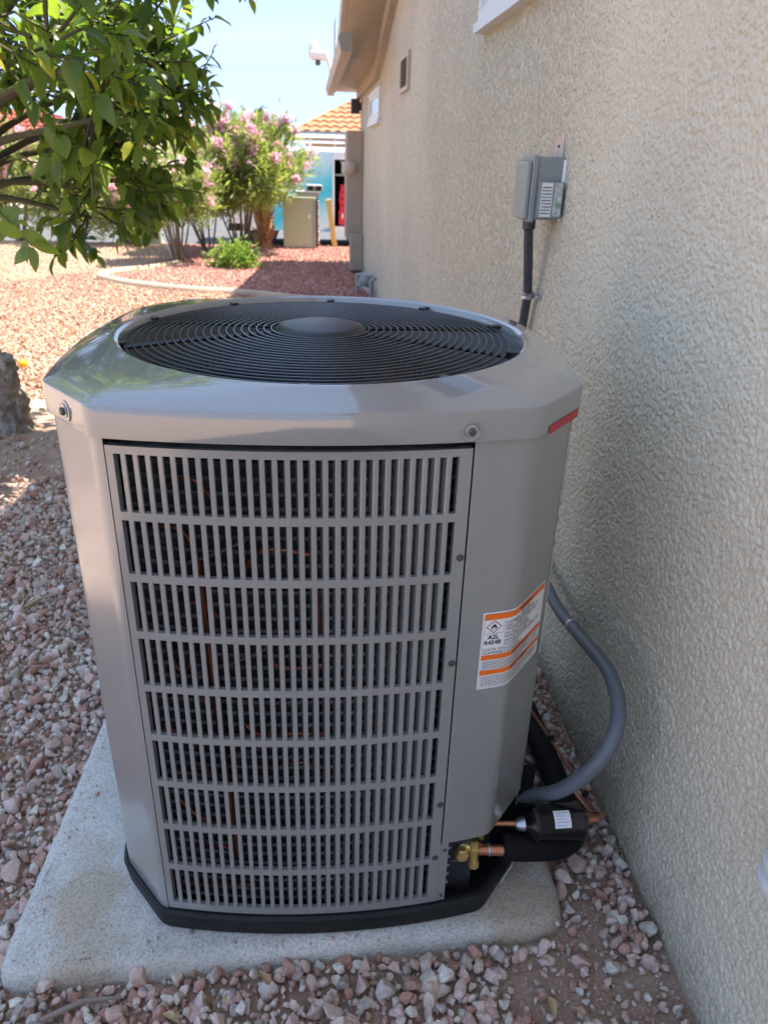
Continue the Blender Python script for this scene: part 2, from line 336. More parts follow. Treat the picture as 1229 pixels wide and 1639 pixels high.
def perlin(X, Y, seed):
    rg_ = np.random.default_rng(seed); g = rg_.uniform(0, 2*PI, (256, 256)); x0 = np.floor(X).astype(int); y0 = np.floor(Y).astype(int); fx = X-x0; fy = Y-y0
    def d(i, j): a = g[(x0+i) & 255, (y0+j) & 255]; return np.cos(a)*(fx-i)+np.sin(a)*(fy-j)
    u = fx*fx*fx*(fx*(fx*6-15)+10); v = fy*fy*fy*(fy*(fy*6-15)+10)
    return (d(0, 0)*(1-u)+d(1, 0)*u)*(1-v)+(d(0, 1)*(1-u)+d(1, 1)*u)*v
sy = np.arange(.52, 3.0, .0026); sz = np.arange(-.03, 2.1, .0026); SY, SZ = np.meshgrid(sy, sz)
wx_ = .35*perlin(SY*22, SZ*22, 1); wz_ = .35*perlin(SY*22, SZ*22, 2)
n1_ = perlin(SY*112+wx_*3+SZ*24, SZ*80+wz_*3, 3) + .6*perlin(SY*205+7, SZ*165, 4); n2_ = perlin(SY*9, SZ*9, 5); n3_ = perlin(SY*265, SZ*250, 6)
t_ = np.clip((n1_+.16*n2_+.12)/.15, 0, 1); hgt = t_*t_*(3-2*t_)*(.0029+.0015*n2_) + .0008*n3_ + .0010*perlin(SY*38, SZ*30, 8)
fade = np.clip((3.0-SY)/.9, 0, 1)*np.clip((2.1-SZ)/.12, 0, 1); hgt = .0015 + hgt*fade*fade*(3-2*fade)
ny_, nz_ = len(sy), len(sz); VV = np.stack([XW-hgt, SY, SZ], -1).reshape(-1, 3); I = np.arange(ny_*nz_).reshape(nz_, ny_)
FF = np.stack([I[:-1, :-1], I[1:, :-1], I[1:, 1:], I[:-1, 1:]], -1).reshape(-1, 4)
sc_o = bpy.data.objects.new('stucco_coat', npmesh('stucco_coat', VV, FF, M_stucco, True)); C.objects.link(sc_o); H(sc_o)
XE = .33                                              # outer edge of the eave
def slab(y0, z0, y1, z1, x0, x1, dz): return MB().add([(x, y, z + d) for d in (0, dz) for (x, y, z) in ((x0, y0, z0), (x1, y0, z0), (x1, y1, z1), (x0, y1, z1))], [(3,2,1,0),(4,5,6,7),(0,1,5,4),(1,2,6,5),(2,3,7,6),(3,0,4,7)])
H(slab(YC+.42, ZE-.03, YB, ZE-.03+.06, XE+.02, XW+.4, .05).build('soffit', M_trim))
H(slab(YB, ZE+.03, YP, roofz(YP)+.03, XE+.02, XW+.4, .05).build('soffit', M_trim))
H(slab(YP, roofz(YP)+.03, -7.9, roofz(-7.9)+.03, XE+.02, XW+.4, .05).build('soffit', M_trim))
H(slab(YC+.01, ZE-.14, YB, ZE-.14, XW-.06, XW+.1, .155).build('trim_board', M_trim))
H(slab(YB, ZE-.14, YP, roofz(YP)-.14, XW-.06, XW+.1, .165).build('trim_board', M_trim))
H(slab(YB-.2, ZE+.09, YP, roofz(YP)+.03, XE-.03, XE+.018, .22).build('rake_board', M_trim))
H(slab(YP, roofz(YP)+.03, -7.9, roofz(-7.9)+.03, XE-.03, XE+.018, .22).build('rake_board', M_trim))
H(slab(YC+.42, ZE+.02, YP, roofz(YP)+.16, XE+.03, 12.3, .09).build('roof', mat('roof_tile', (.36, .17, .11), .8, var=(5, .7, (.5, .3, .2)))))
H(slab(YP, roofz(YP)+.16, -7.9, roofz(-7.9)+.16, XE+.03, 12.3, .09).build('roof', bpy.data.materials['roof_tile']))
# gutter along the low eave: a real trough with a closed near end
gut = MB(); gp = [(-.005, .13), (-.10, .125), (-.115, .09), (-.09, .0), (-.0, .0)]
gi = [(x*.93-.001, z*.96+.006) for x, z in gp]
loop = gp + gi[::-1]
y0g, y1g = 7.1, YC+.36
for y in (y0g, y1g):
    for (x, z) in loop: gut.v.append((XE+.03+x, y, ZE-.09+z))
k = len(loop)
gut.f += [(i, (i+1) % k, k+(i+1) % k, k+i) for i in range(k)]
gut.f += [tuple(range(k-1, -1, -1)), tuple(range(k, 2*k))]
H(gut.build('gutter', M_trim))
cap = MB(); cap.add([(XE+.03+x, y0g-.004, ZE-.09+z) for x, z in gp], [(0, 1, 2, 3, 4)]); cap.add([(XE+.03+x, y0g-.008, ZE-.09+z) for x, z in gp], [(4, 3, 2, 1, 0)])
H(cap.build('gutter_end_cap', mat('gutter_cap', (.30, .27, .22), .5)))
H(MB().box((XE-.052, 9.0, ZE+.05), (XE-.047, 9.4, ZE+.40)).build('flashing', M_trim))
for i in range(9):                                    # clay tiles on the roof edge over the gutter
    t = MB(); pts = [(.075*math.cos(a), .055*math.sin(a)) for a in np.linspace(0, PI, 9)] + [(.06*math.cos(a), .042*math.sin(a)) for a in np.linspace(PI, 0, 9)]
    t.prism(pts, 0, .38, trl(XE+.0, 6.2+i*.17, ZE+.42+ (SL*.17*(3-i) if i < 3 else 0)*.8 - .06*min(i, 6)/6) @ rot('Z', 0) @ rot('Y', 78) @ rot('Z', 90))
    H(t.build('roof_tile', bpy.data.materials['roof_tile'], smooth=40))
# window high on the near wall
def window(y0, y1, z0, z1, fw, dp, glassmat):
    f = MB()
    f.box((XW-dp, y0, z0), (XW+.01, y1, z0+fw)).box((XW-dp, y0, z1-fw), (XW+.01, y1, z1)).box((XW-dp, y0, z0+fw), (XW+.01, y0+fw, z1-fw)).box((XW-dp, y1-fw, z0+fw), (XW+.01, y1, z1-fw))
    o = H(f.build('window', M_win, bevel=.004))
    s = MB().box((XW-dp-.012, y0-.02, z0-.035), (XW+.01, y1+.02, z0-.001)).build('sill', M_win); s.parent = o
    s2 = MB(); q = fw*.55
    s2.box((XW-dp*.55, y0+fw, z0+fw), (XW+.005, y1-fw, z0+fw+q)).box((XW-dp*.55, y0+fw, z1-fw-q), (XW+.005, y1-fw, z1-fw)).box((XW-dp*.55, y0+fw, z0+fw+q), (XW+.005, y0+fw+q, z1-fw-q)).box((XW-dp*.55, y1-fw-q, z0+fw+q), (XW+.005, y1-fw, z1-fw-q))
    s2 = s2.build('sash', M_win); s2.parent = o
    p = MB().box((XW-dp*.3, y0+fw+q, z0+fw+q), (XW-dp*.25, y1-fw-q, z1-fw-q)).build('pane', glassmat); p.parent = o
    return o
window(2.35, 3.57, 2.0, 3.0, .045, .035, M_glass)
window(8.5, 9.9, 1.84, 2.14, .05, .03, mat('frosted_glass', (.35, .45, .5), .12, spec=.8))
# louvred vent; slats and backing coloured dark for the shade inside it
vf = MB(); a0, a1, b0, b1 = 6.12, 6.66, 1.94, 2.185
vf.box((XW-.022, a0, b0), (XW+.01, a1, b0+.03)).box((XW-.022, a0, b1-.03), (XW+.01, a1, b1)).box((XW-.022, a0, b0+.03), (XW+.01, a0+.06, b1-.03)).box((XW-.022, a1-.06, b0+.03), (XW+.01, a1, b1-.03))
vo = H(vf.build('vent', mat('vent_paint', (.47, .40, .33), .6)))
q = MB().box((XW-.004, a0+.06, b0+.03), (XW-.002, a1-.06, b1-.03)).build('opening', M_dark); q.parent = vo
for i in range(7):
    s = MB().box((-.012, a0+.06, -.0015), (.012, a1-.06, .0015), trl(XW-.012, 0, b0+.045+i*.026) @ rot('Y', 40)).build('slat', mat('vent_slat', (.06, .05, .04), .6) if i == 0 else bpy.data.materials['vent_slat']); s.parent = vo

# ------------------------------------------------------------------ concrete pad
ZP = .055
cor = [(-.632, .972), (.520, 1.012), (.560, 2.16), (-.585, 2.16)]
pd = MB(); loops = []
def padloop(off, z, wob=0):
    c = np.mean(cor, axis=0); out = []
    for i in range(4):
        a = np.array(cor[i]); b = np.array(cor[(i+1) % 4])
        for t in np.linspace(0, 1, 40)[:-1]:
            p = a + (b-a)*t; d = p - c
            # square inset plus rounded corners
            u = d / np.array([.575, .58]); m_ = max(abs(u)); 
            e = min(abs(t), abs(1-t)); rc = max(0, .035 - e)*.55
            p = c + d*(1 - (off + rc)/np.linalg.norm(d)) + npr.normal(0, wob, 2)
            out.append((p[0], p[1], z + npr.normal(0, wob*.6)))
    return out
for off, z in ((0, -.03), (.0, .018), (.003, .036), (.009, .047), (.02, .0535), (.034, ZP)): loops.append(padloop(off, z, .0012))
nn = len(loops[0])
for l in loops: pd.v += l
for i in range(len(loops)-1):
    for k in range(nn): pd.f.append((i*nn+k, i*nn+(k+1) % nn, (i+1)*nn+(k+1) % nn, (i+1)*nn+k))
pd.f.append(tuple(range((len(loops)-1)*nn, len(loops)*nn)))
padc = [sum(p[i] for p in cor)/4 for i in (0, 1)]
po = pd.build('concrete_pad', M_pad, smooth=50)
tag(po, 'square grey concrete pad with rounded edges under the air conditioner', 'concrete pad')

# ------------------------------------------------------------------ the air conditioner
UX, UY, UR = .017, 1.465, -.018
ac = thing('air_conditioner', 'grey outdoor air conditioner with slotted front grille and round fan top on pad', 'air conditioner', (UX, UY, ZP), UR)
def bow(x): return -.44 + .315*x*x
def raw_outline(step=.003):
    P = []
    for x in np.linspace(0, .327, 60): P.append((x, bow(x)))
    for t in np.linspace(0, 1, 30)[1:]: P.append((.327+.097*t, bow(.327)+.12*t))
    y1 = P[-1][1]
    for y in np.linspace(y1, 0, 50)[1:]: P.append((.424+.022*(1-(y/y1)**2), y))
    P = P + [(x, -y) for x, y in P[::-1][1:]]
    P = P + [(-x, y) for x, y in P[::-1][1:-1]]
    P = np.array(P); Q = np.vstack([P, P[:1]])
    s = np.concatenate([[0], np.cumsum(np.linalg.norm(np.diff(Q, axis=0), axis=1))])
    n = int(s[-1]/step); t = np.linspace(0, s[-1], n, endpoint=False)
    return np.stack([np.interp(t, s, Q[:, 0]), np.interp(t, s, Q[:, 1])], 1), s[-1]
def outline(smooth=.02, off=0., step=.003):
    P, Ltot = raw_outline(step); n = len(P); k = int(round(smooth/step))
    for _ in range(2):
        if k > 0: P = sum(np.roll(P, j, axis=0) for j in range(-k, k+1))/(2*k+1)
    T = np.roll(P, -1, axis=0) - np.roll(P, 1, axis=0); T /= np.linalg.norm(T, axis=1)[:, None]
    Nn = np.stack([T[:, 1], -T[:, 0]], 1)
    return P + off*Nn, Nn, Ltot
OUT, ONRM, OLEN = outline(.012)
ON = len(OUT)
def onp(s, off=0.):
    t = (s/OLEN*ON) % ON; i = int(t); fr = t - i
    p = OUT[i]*(1-fr) + OUT[(i+1) % ON]*fr; nrm = ONRM[i]*(1-fr) + ONRM[(i+1) % ON]*fr
    return p[0]+nrm[0]*off, p[1]+nrm[1]*off
def strip(s0, s1, z0, z1, off=0., th=.002, n=None, zfun=None):
    """a sheet panel following the outline, with thickness"""
    n = n or max(2, int(abs(s1-s0)/.008)); b = MB()
    for i in range(n+1):
        s = s0 + (s1-s0)*i/n; o = onp(s, off); q = onp(s, off-th); za = zfun(s) if zfun else z0
        b.v += [(o[0], o[1], za), (o[0], o[1], z1), (q[0], q[1], z1), (q[0], q[1], za)]
    for i in range(n):
        a = i*4
        for k in range(4): b.f.append((a+k, a+4+k, a+4+(k+1) % 4, a+(k+1) % 4))
    b.f += [(3, 2, 1, 0), (n*4, n*4+1, n*4+2, n*4+3)]
    return b
S_COR = .338; S_CH = .338+.1542; S_SEAM = .231; S_L = -.316
ZT = 1.075; ZB = .058
# base pan
bo, _, _ = outline(.012, .004); bi, _, _ = outline(.012, -.006); bt, _, _ = outline(.012, .010)
bp = MB()
for arr, z in ((bi, 0), (bo, .006), (bt, .05), (bo, .056), (bi, .056), (bi, .02)):
    bp.v += [(p[0], p[1], z) for p in arr]
for i in range(5):
    for k in range(ON): bp.f.append((i*ON+k, i*ON+(k+1) % ON, (i+1)*ON+(k+1) % ON, (i+1)*ON+k))
bp.f.append(tuple(range(5*ON, 6*ON))); bp.f.append(tuple(reversed(range(ON))))
base = bp.build('base_pan', M_black, ac, smooth=40)
lb = MB()   # bright sticker on the pan's front-right chamfer
for s, in ((.40,), (.46,)):
    for z in (.014, .030): p = onp(s, .0112+ (z-.006)*.1); lb.v.append((p[0], p[1], z))
lb.f.append((0, 2, 3, 1)); o = lb.build('sticker', M_white, base)
# sheet panels
op = strip(S_SEAM+.0015, S_CH+.012, .224, ZT, n=80).build('corner_panel', M_paint, ac, smooth=30)
strip(S_CH+.014, S_CH+.57, .15, ZT, -.001).build('side_panel', M_paint, ac, smooth=30)
strip(S_CH+.575, OLEN-S_CH-.02-.575, ZB, ZT, -.001).build('rear_panel', M_paint, ac, smooth=30)
strip(-(S_CH+.57), -(S_CH+.014), ZB, ZT, -.001).build('side_panel', M_paint, ac, smooth=30)
strip(-(S_CH+.012), S_L-.002, ZB-.002, ZT, n=80).build('corner_panel', M_paint, ac, smooth=30)
# grille frame: stiles, rails and slats between them
RP = .10869; Z0 = .0595; SH = .0945
zr = [Z0 + .018 + RP*i for i in range(9)]             # slot bottoms
A0, A1 = -.304, .2090
gr = MB(); strip(S_L, A0, Z0, ZT-.021, 0, .014).build('stile', M_paint, ac, smooth=30)
strip(A1, S_SEAM-.0015, Z0, ZT-.021, 0, .014, n=6).build('stile', M_paint, ac, smooth=30)
for i in range(10):
    za = Z0 if i == 0 else zr[i-1]+SH; zb = ZT-.021 if i == 9 else zr[i]
    strip(A0, A1, za, zb, 0, .009, n=60).build('rail', M_paint, ac, smooth=30)
NS = 28; pitch = (A1-A0+.0082)/NS; bw = .0082
prof = [(-bw/2, .001), (-bw/2+.001, 0), (bw/2-.001, 0), (bw/2, .001), (bw/2, .004), (bw/2-.0015, .004), (-bw/2+.002, .004), (-bw/2-.0035, .019), (-bw/2-.0047, .019)]
slat = MB().prism([(x, y) for x, y in prof], 0, SH).mesh('slat', M_paint)
for r in range(9):
    for k in range(1, NS):
        s = A0 + k*pitch - bw/2; p = onp(s); p2 = onp(s+.002)
        o = bpy.data.objects.new('slat', slat); C.objects.link(o); o.parent = ac
        o.location = (p[0], p[1], zr[r]); o.rotation_euler = (0, 0, math.atan2(p2[1]-p[1], p2[0]-p[0]))
# recess below the valve cover
strip(S_SEAM-.001, S_SEAM+.016, Z0, .2225, -.001, .003, n=4).build('bracket', M_paint, ac)
rc = MB(); p = onp(S_SEAM+.015, -.004)
rc.add([(p[0], p[1], .045), (p[0], p[1]+.16, .045), (p[0], p[1]+.16, .26), (p[0], p[1], .26)], [(0, 1, 2, 3)])
rc.add([(p[0], p[1]+.16, .045), (.46, p[1]+.16, .045), (.46, p[1]+.16, .26), (p[0], p[1]+.16, .26)], [(0, 1, 2, 3)])
rc.build('recess_wall', M_foam, ac)  # black sheets stand in for the darkness at the back of the recess
# coil inside
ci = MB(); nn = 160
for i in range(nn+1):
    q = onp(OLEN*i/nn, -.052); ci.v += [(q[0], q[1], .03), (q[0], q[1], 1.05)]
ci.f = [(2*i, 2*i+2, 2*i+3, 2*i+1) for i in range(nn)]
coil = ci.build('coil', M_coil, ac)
ct = MB()
for j in range(40):
    z = .05 + j*.0254
    ct.tube([(*onp(s, -.047), z) for s in np.linspace(-.36, .27, 22)], .0042, 5)
kind(ct.build('coil_tubes', M_tube, coil, smooth=60), 'stuff')
M_copdark = mat('coil_copper', (.34, .13, .075), .38, metal=.7, var=(30, .7, (.16, .06, .04)))
def pipe(pts, r=.0048, m=M_copdark, nm='copper_pipe'):
    return MB().tube(spline([(*onp(s, d), z) for s, d, z in pts], 6), r, 8).build(nm, m, ac, smooth=60)
pipe([(-.01, -.03, 1.05), (-.008, -.03, .8), (.004, -.03, .62), (.008, -.032, .35), (.01, -.035, .16)], .0042)
pipe([(-.20, -.03, .84), (-.195, -.028, .7), (-.185, -.03, .45), (-.175, -.03, .2)], .0065)
pipe([(-.29, -.03, .90), (-.25, -.028, .915), (-.215, -.027, .90), (-.2, -.028, .85), (-.2, -.03, .80)])
pipe([(-.13, -.028, .815), (-.12, -.026, .85), (-.10, -.025, .875), (-.07, -.026, .88), (-.02, -.028, .87)])
pipe([(-.10, -.03, .70), (-.08, -.027, .655), (-.03, -.027, .65), (.01, -.03, .655)])
pipe([(-.27, -.03, .69), (-.255, -.026, .645), (-.235, -.026, .645), (-.22, -.03, .69)])
pipe([(-.29, -.028, .51), (-.25, -.026, .49), (-.2, -.028, .485)]); pipe([(-.14, -.03, .52), (-.11, -.026, .50), (-.06, -.026, .505), (0, -.03, .50)])
pipe([(-.28, -.03, .33), (-.25, -.026, .30), (-.20, -.026, .27), (-.15, -.03, .25)]); pipe([(-.13, -.03, .275), (-.09, -.026, .262), (-.05, -.026, .268)])
pipe([(-.3, -.026, .108), (-.25, -.025, .104), (-.2, -.026, .108), (-.15, -.028, .112)], .005)
for k_, (s_0, z_0, l_) in enumerate(((-.27, .76, .10), (.06, .83, .08), (.10, .72, .07), (-.05, .60, .12), (-.28, .57, .08), (.09, .52, .09), (-.10, .42, .10), (.03, .38, .08), (-.27, .40, .07), (.02, .21, .12), (-.26, .20, .09), (.10, .95, .07), (-.25, .98, .08))):
    pipe([(s_0, -.034, z_0), (s_0+l_*.3, -.028, z_0+.012*(-1)**k_), (s_0+l_*.7, -.028, z_0+.014*(-1)**k_), (s_0+l_, -.034, z_0-.02*(-1)**k_)], .0034)
pipe([(-.24, -.03, .84), (-.18, -.027, .865), (-.12, -.027, .895)], .003, M_steel, 'capillary_tube')
pipe([(-.22, -.03, .63), (-.13, -.027, .67), (-.08, -.027, .70)], .003, M_steel, 'capillary_tube')
pipe([(-.17, -.03, .45), (-.12, -.027, .47), (-.09, -.027, .52)], .003, M_steel, 'capillary_tube')
# the top: skirt, facets and round collar
ZL = 1.067
def radloop(arr, z): return [(p[0], p[1], z) for p in arr]
la, _, _ = outline(.006, .008); lb_, _, _ = outline(.006, .009); lc, _, _ = outline(.010, .001); ld, _, _ = outline(.030, -.030); li, _, _ = outline(.006, .001)
ang = np.arctan2(ld[:, 1], ld[:, 0])
GX = .008
def circ(r, z): return [(GX+r*math.cos(a), r*math.sin(a), z) for a in ang]
RG = .372
def mixl(a, b, t, z): return [((1-t)*p[0]+t*q[0], (1-t)*p[1]+t*q[1], z) for p, q in zip(a, b)]
lps = [radloop(li, ZL+.002), radloop(la, ZL), radloop(lb_, ZL+.044), radloop(outline(.006, .0072)[0], ZL+.0485), radloop(lc, ZL+.0515), radloop(ld, ZL+.062),
       mixl(ld, circ(RG+.02, 0), .6, ZL+.068), circ(RG+.021, ZL+.0715), circ(RG+.014, ZL+.0725), circ(RG+.008, ZL+.069), circ(RG+.003, ZL+.058), circ(RG+.002, ZL-.02), circ(RG+.004, ZL-.10)]
lm = MB()
for l in lps: lm.v += l
for i in range(len(lps)-1):
    for k in range(ON): lm.f.append((i*ON+k, i*ON+(k+1) % ON, (i+1)*ON+(k+1) % ON, (i+1)*ON+k))
top = lm.build('top_cover', M_lid, ac, smooth=28)
def dome(r): return ZL + .060 + .016*(1-(r/RG)**2)
NR = 20; R0 = .088
for i in range(NR):
    r = R0 + .006 + (RG-.010-R0-.006)*i/(NR-1)
    MB().tube([(r*math.cos(a), r*math.sin(a), dome(r)) for a in np.linspace(0, 2*PI, 97)],   .0019, 6, False).build('grille_ring', M_ring, ac, smooth=60)
for k in range(10):
    a = 2*PI*(k+.5)/10 - .06; c_, s_ = math.cos(a), math.sin(a)
    MB().tube([(r*c_, r*s_, dome(r)-.0055) for r in np.linspace(R0-.01, RG+.004, 9)], .0042, 6).build('grille_spoke', M_fan, ac, smooth=60)
    MB().box((RG-.012, -.008, -.004), (RG+.012, .008, .003), trl(0, 0, dome(RG)+.004) @ Matrix.Rotation(a, 4, 'Z')).build('grille_clip', M_fan, ac, bevel=.002)
MB().lathe([(.0, ZL+.050), (R0-.004, ZL+.050), (R0+.001, ZL+.06), (R0, ZL+.074), (R0-.006, ZL+.080), (R0-.02, ZL+.083), (0.001, ZL+.0845)], 48).build('fan_cap', mat('fan_cap', (.012, .014, .018), .42), ac, smooth=35)
MB().lathe([(.001, ZL-.16), (.07, ZL-.16), (.075, ZL-.15), (.075, ZL+.02), (.06, ZL+.03), (.001, ZL+.03)], 32).build('motor', M_fan, ac, smooth=35)
for k in range(5):
    b = MB(); a0 = 2*PI*k/5 + .35; nr, na = 8, 8
    for i in range(nr+1):
        r = .07 + (.355-.07)*i/nr; sp = .42 + .18*i/nr
        for j in range(na+1):
            t = j/na - .5; a = a0 + t*2*sp*.62 - .12*i/nr; z = ZL-.045 + .085*t*(1-.35*i/nr) + .02*(1-4*t*t)
            b.v.append((r*math.cos(a), r*math.sin(a), z))
    m0 = len(b.v); b.v += [(x, y, z-.003) for x, y, z in b.v]
    for i in range(nr):
        for j in range(na):
            q = i*(na+1)+j; b.f.append((q, q+1, q+na+2, q+na+1)); b.f.append((m0+q, m0+q+na+1, m0+q+na+2, m0+q+1))
    b.build('fan_blade', M_fan, ac, smooth=60)
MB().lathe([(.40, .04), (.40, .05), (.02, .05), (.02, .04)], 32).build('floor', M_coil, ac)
# screws
def screw(s, z, r=.0055, off=0., big=False, par=None):
    p = onp(s, off); q = onp(s, off+.01); d = Vector((q[0]-p[0], q[1]-p[1], 0)); M = trl(p[0], p[1], z) @ d.to_track_quat('Z', 'Y').to_matrix().to_4x4()
    if big:
        MB().lathe([(r*2.1, -.001), (r*2.1, .0015), (r*1.75, .0025), (r*1.45, .0012), (r*1.3, .0008)], 24, M).build('screw_boss', M_lid, par or ac, smooth=50)
        MB().lathe([(r*1.25, .0006), (r*1.25, .003), (r*1.0, .0035)], 20, M).build('screw_washer', M_steel, par or ac, smooth=40)
        return MB().lathe([(r*.8, .003), (r*.8, .0075), (r*.6, .0085)], 6, M).build('screw', M_screw, par or ac)
    MB().lathe([(r*1.15, 0), (r*1.15, .0012), (r*.8, .002)], 16, M).build('screw_washer', M_screw, par or ac, smooth=40)
    return MB().lathe([(r*.72, .001), (r*.72, .0045), (r*.5, .005)], 6, M).build('screw', M_screw, par or ac)
for s, z in ((.222, .868), (.222, .661), (.222, .331), (.220, .188)): screw(s, z)
screw(.221, ZL+.018, .008, .0088, True); screw(-.40, ZL+.022, .008, .0088, True)
for s, z in ((.239, .205), (.239, .075)): screw(s, z, .003, -.0005)
strip(.357, .472, ZL-.003, ZL+.011, .0098, .0006, n=24).build('red_tape', M_red, ac)

# ---- the printed labels on the front corner
FONT = None
def text_mesh(txt, size, bold=0.):
    cu = bpy.data.curves.new('t', 'FONT'); cu.body = txt; cu.size = size; cu.offset = bold; cu.resolution_u = 3
    o = bpy.data.objects.new('t', cu); C.objects.link(o)
    bpy.context.view_layer.update()
    me = bpy.data.meshes.new_from_object(o.evaluated_get(bpy.context.evaluated_depsgraph_get()))
    V = [tuple(v.co) for v in me.vertices]; F = [tuple(p.vertices) for p in me.polygons]
    bpy.data.objects.remove(o); bpy.data.curves.remove(cu); bpy.data.meshes.remove(me); return V, F
class Lab:
    """flat print in (u, v) laid on the curved sheet: u along the outline from s0, v down from z1"""
    def __init__(s, s0, z1): s.s0 = s0; s.z1 = z1; s.lay = {}
    def pt(s, u, v, off): p = onp(s.s0+u, off); return (p[0], p[1], s.z1-v)
    def mb(s, key): return s.lay.setdefault(key, MB())
    def rect(s, key, u0, v0, u1, v1, off):
        n = max(1, int((u1-u0)/.004)); b = s.mb(key); a = len(b.v)
        for i in range(n+1): u = u0+(u1-u0)*i/n; b.v += [s.pt(u, v0, off), s.pt(u, v1, off)]
        b.f += [(a+2*i, a+2*i+1, a+2*i+3, a+2*i+2) for i in range(n)]
    def poly(s, key, pts, off): b = s.mb(key); a = len(b.v); b.v += [s.pt(u, v, off) for u, v in pts]; b.f.append(tuple(range(a, a+len(pts))))
    def text(s, key, txt, u, v, size, off, maxw=None, bold=0.):
        V, F = text_mesh(txt, size, bold); b = s.mb(key); a = len(b.v); wdt = max(p[0] for p in V); k = min(1, maxw/wdt) if maxw else 1
        b.v += [s.pt(u+p[0]*k, v-p[1], off) for p in V]; b.f += [tuple(i+a for i in f) for f in F]; return wdt*k
    def lines(s, key, u0, u1, v0, n, dv, h, off, seed=1):
        """print too fine to read: broken dark dashes"""
        rr = random.Random(seed)
        for i in range(n):
            u = u0
            e = u1 - (rr.random()*.5*(u1-u0) if i % 3 == 2 else rr.random()*.06*(u1-u0))
            while u < e:
                l = rr.uniform(.002, .007); s.rect(key, u, v0+i*dv, min(e, u+l), v0+i*dv+h, off); u += l + .0011
LB = Lab(.272, .757); W, HH = .182, .160; e0, e1, e2 = .0006, .0009, .0011
LB.rect('label', 0, 0, W, HH, e0)
for bi_, (v, h) in enumerate(((.0035, .012), (.0875, .0105), (.1195, .0105))): LB.rect('orange_band#%d' % bi_, .0035, v, W-.003, v+h, e1)
for u0, v0, u1, v1 in ((.003, .003, W-.0025, .0034), (.003, HH-.0034, W-.0025, HH-.003), (.003, .003, .0034, HH-.003), (W-.0029, .003, W-.0025, HH-.003), (.003, .0425, .040, .043), (.0395, .0165, .04, .0425)): LB.rect('print', u0, v0, u1, v1, e2)
cu_, cv_, d_ = .0215, .0295, .0128
LB.poly('red_diamond', [(cu_, cv_-d_), (cu_-d_*1.15, cv_), (cu_, cv_+d_), (cu_+d_*1.15, cv_)], e1); q = d_*.84
LB.poly('diamond_face', [(cu_, cv_-q), (cu_-q*1.15, cv_), (cu_, cv_+q), (cu_+q*1.15, cv_)], e1+.0001)
fl = [(0, -.0075), (-.0012, -.004), (-.0035, -.0022), (-.0040, .0002), (-.0055, -.0012), (-.0052, .0028), (-.0035, .0045), (-.0015, .005), (-.0024, .0022), (0, .0002), (.0022, .0024), (.0014, .005), (.0035, .0046), (.0054, .0024), (.0056, -.001), (.0042, .0), (.0034, -.003), (.0016, -.0042)]
LB.poly('print', [(cu_+x*1.05, cv_+y*.95) for x, y in fl], e2); LB.rect('print', cu_-.0045, cv_+.0058, cu_+.0045, cv_+.0063, e2)
LB.text('print', 'A2L', .0115, .0545, .0125, e2, bold=.00035); LB.text('print', 'R454B', .0055, .0655, .0118, e2, .034, bold=.0003)
tx = [('FLAMMABLE REFRIGERANT', .0265), ('USED. TO BE REPAIRED ONLY BY', .0335), ('TRAINED SERVICE PERSONNEL.', .0405), ('DO NOT PUNCTURE', .0485), ('REFRIGERANT TUBING.', .0555), ('DISPOSE OF PROPERLY IN', .0635), ('ACCORDANCE WITH FEDERAL OR', .0705)]
for t, v in tx: LB.text('print', t, .0425, v, .0078, e2, W-.05)
LB.text('print', 'RISK OF FIRE', .085, .0205, .006, e2)
LB.text('print', 'LOCAL REGULATIONS.', .0055, .0785, .0078, e2); LB.text('print', 'FLAMMABLE REFRIGERANT', .0055, .0858, .0078, e2)
LB.text('print', 'WARNING', .078, .0135, .0105, e2, bold=.0002); LB.text('print', 'ADVERTENCIA', .066, .0965, .0095, e2, bold=.0002); LB.text('print', 'AVERTISSEMENT', .064, .1285, .0095, e2, bold=.0002)
LB.lines('print', .006, W-.006, .1005, 6, .0031, .0011, e2, 3); LB.lines('print', .006, W-.006, .133, 7, .0033, .0011, e2, 5)
MLAB = {'label': M_white, 'orange_band': M_orange, 'print': M_ink, 'red_diamond': M_dred, 'diamond_face': M_white, 'caution_mark': M_yel, 'blue_band': M_blu, 'red_band': M_dred}
def emit_label(Lb, label):
    root = None
    for key, b in Lb.lay.items():
        key = key.split('#')[0]; o = b.build('warning_label' if key == 'label' else key, MLAB[key], ac if root is None else root)
        if key == 'print': kind(o, 'stuff')
        if root is None: root = o; root['label'] = label
emit_label(LB, 'white and orange refrigerant warning label bent round the front corner')
L2 = Lab(S_CH-.020, 1.050); L2.rect('label', 0, 0, .13, .47, e0)
for v in (.004, .175, .222): L2.rect('red_band#%g' % v, .003, v, .13-.003, v+.012, e1)
for v in (.018, .189, .236, .365): L2.poly('caution_mark#%g' % v, [(.004, v+.014), (.022, v+.014), (.013, v)], e1); L2.rect('caution_mark#%g' % v, .004, v+.012, .02, v+.018, e1)
L2.rect('blue_band', .003, .145, .127, .152, e1)
L2.lines('print', .004, .126, .040, 18, .0055, .0022, e2, 8); L2.lines('print', .004, .126, .262, 17, .0055, .0022, e2, 9); L2.lines('print', .03, .126, .375, 16, .0052, .002, e2, 12)
emit_label(L2, 'tall white instruction label on the right side')

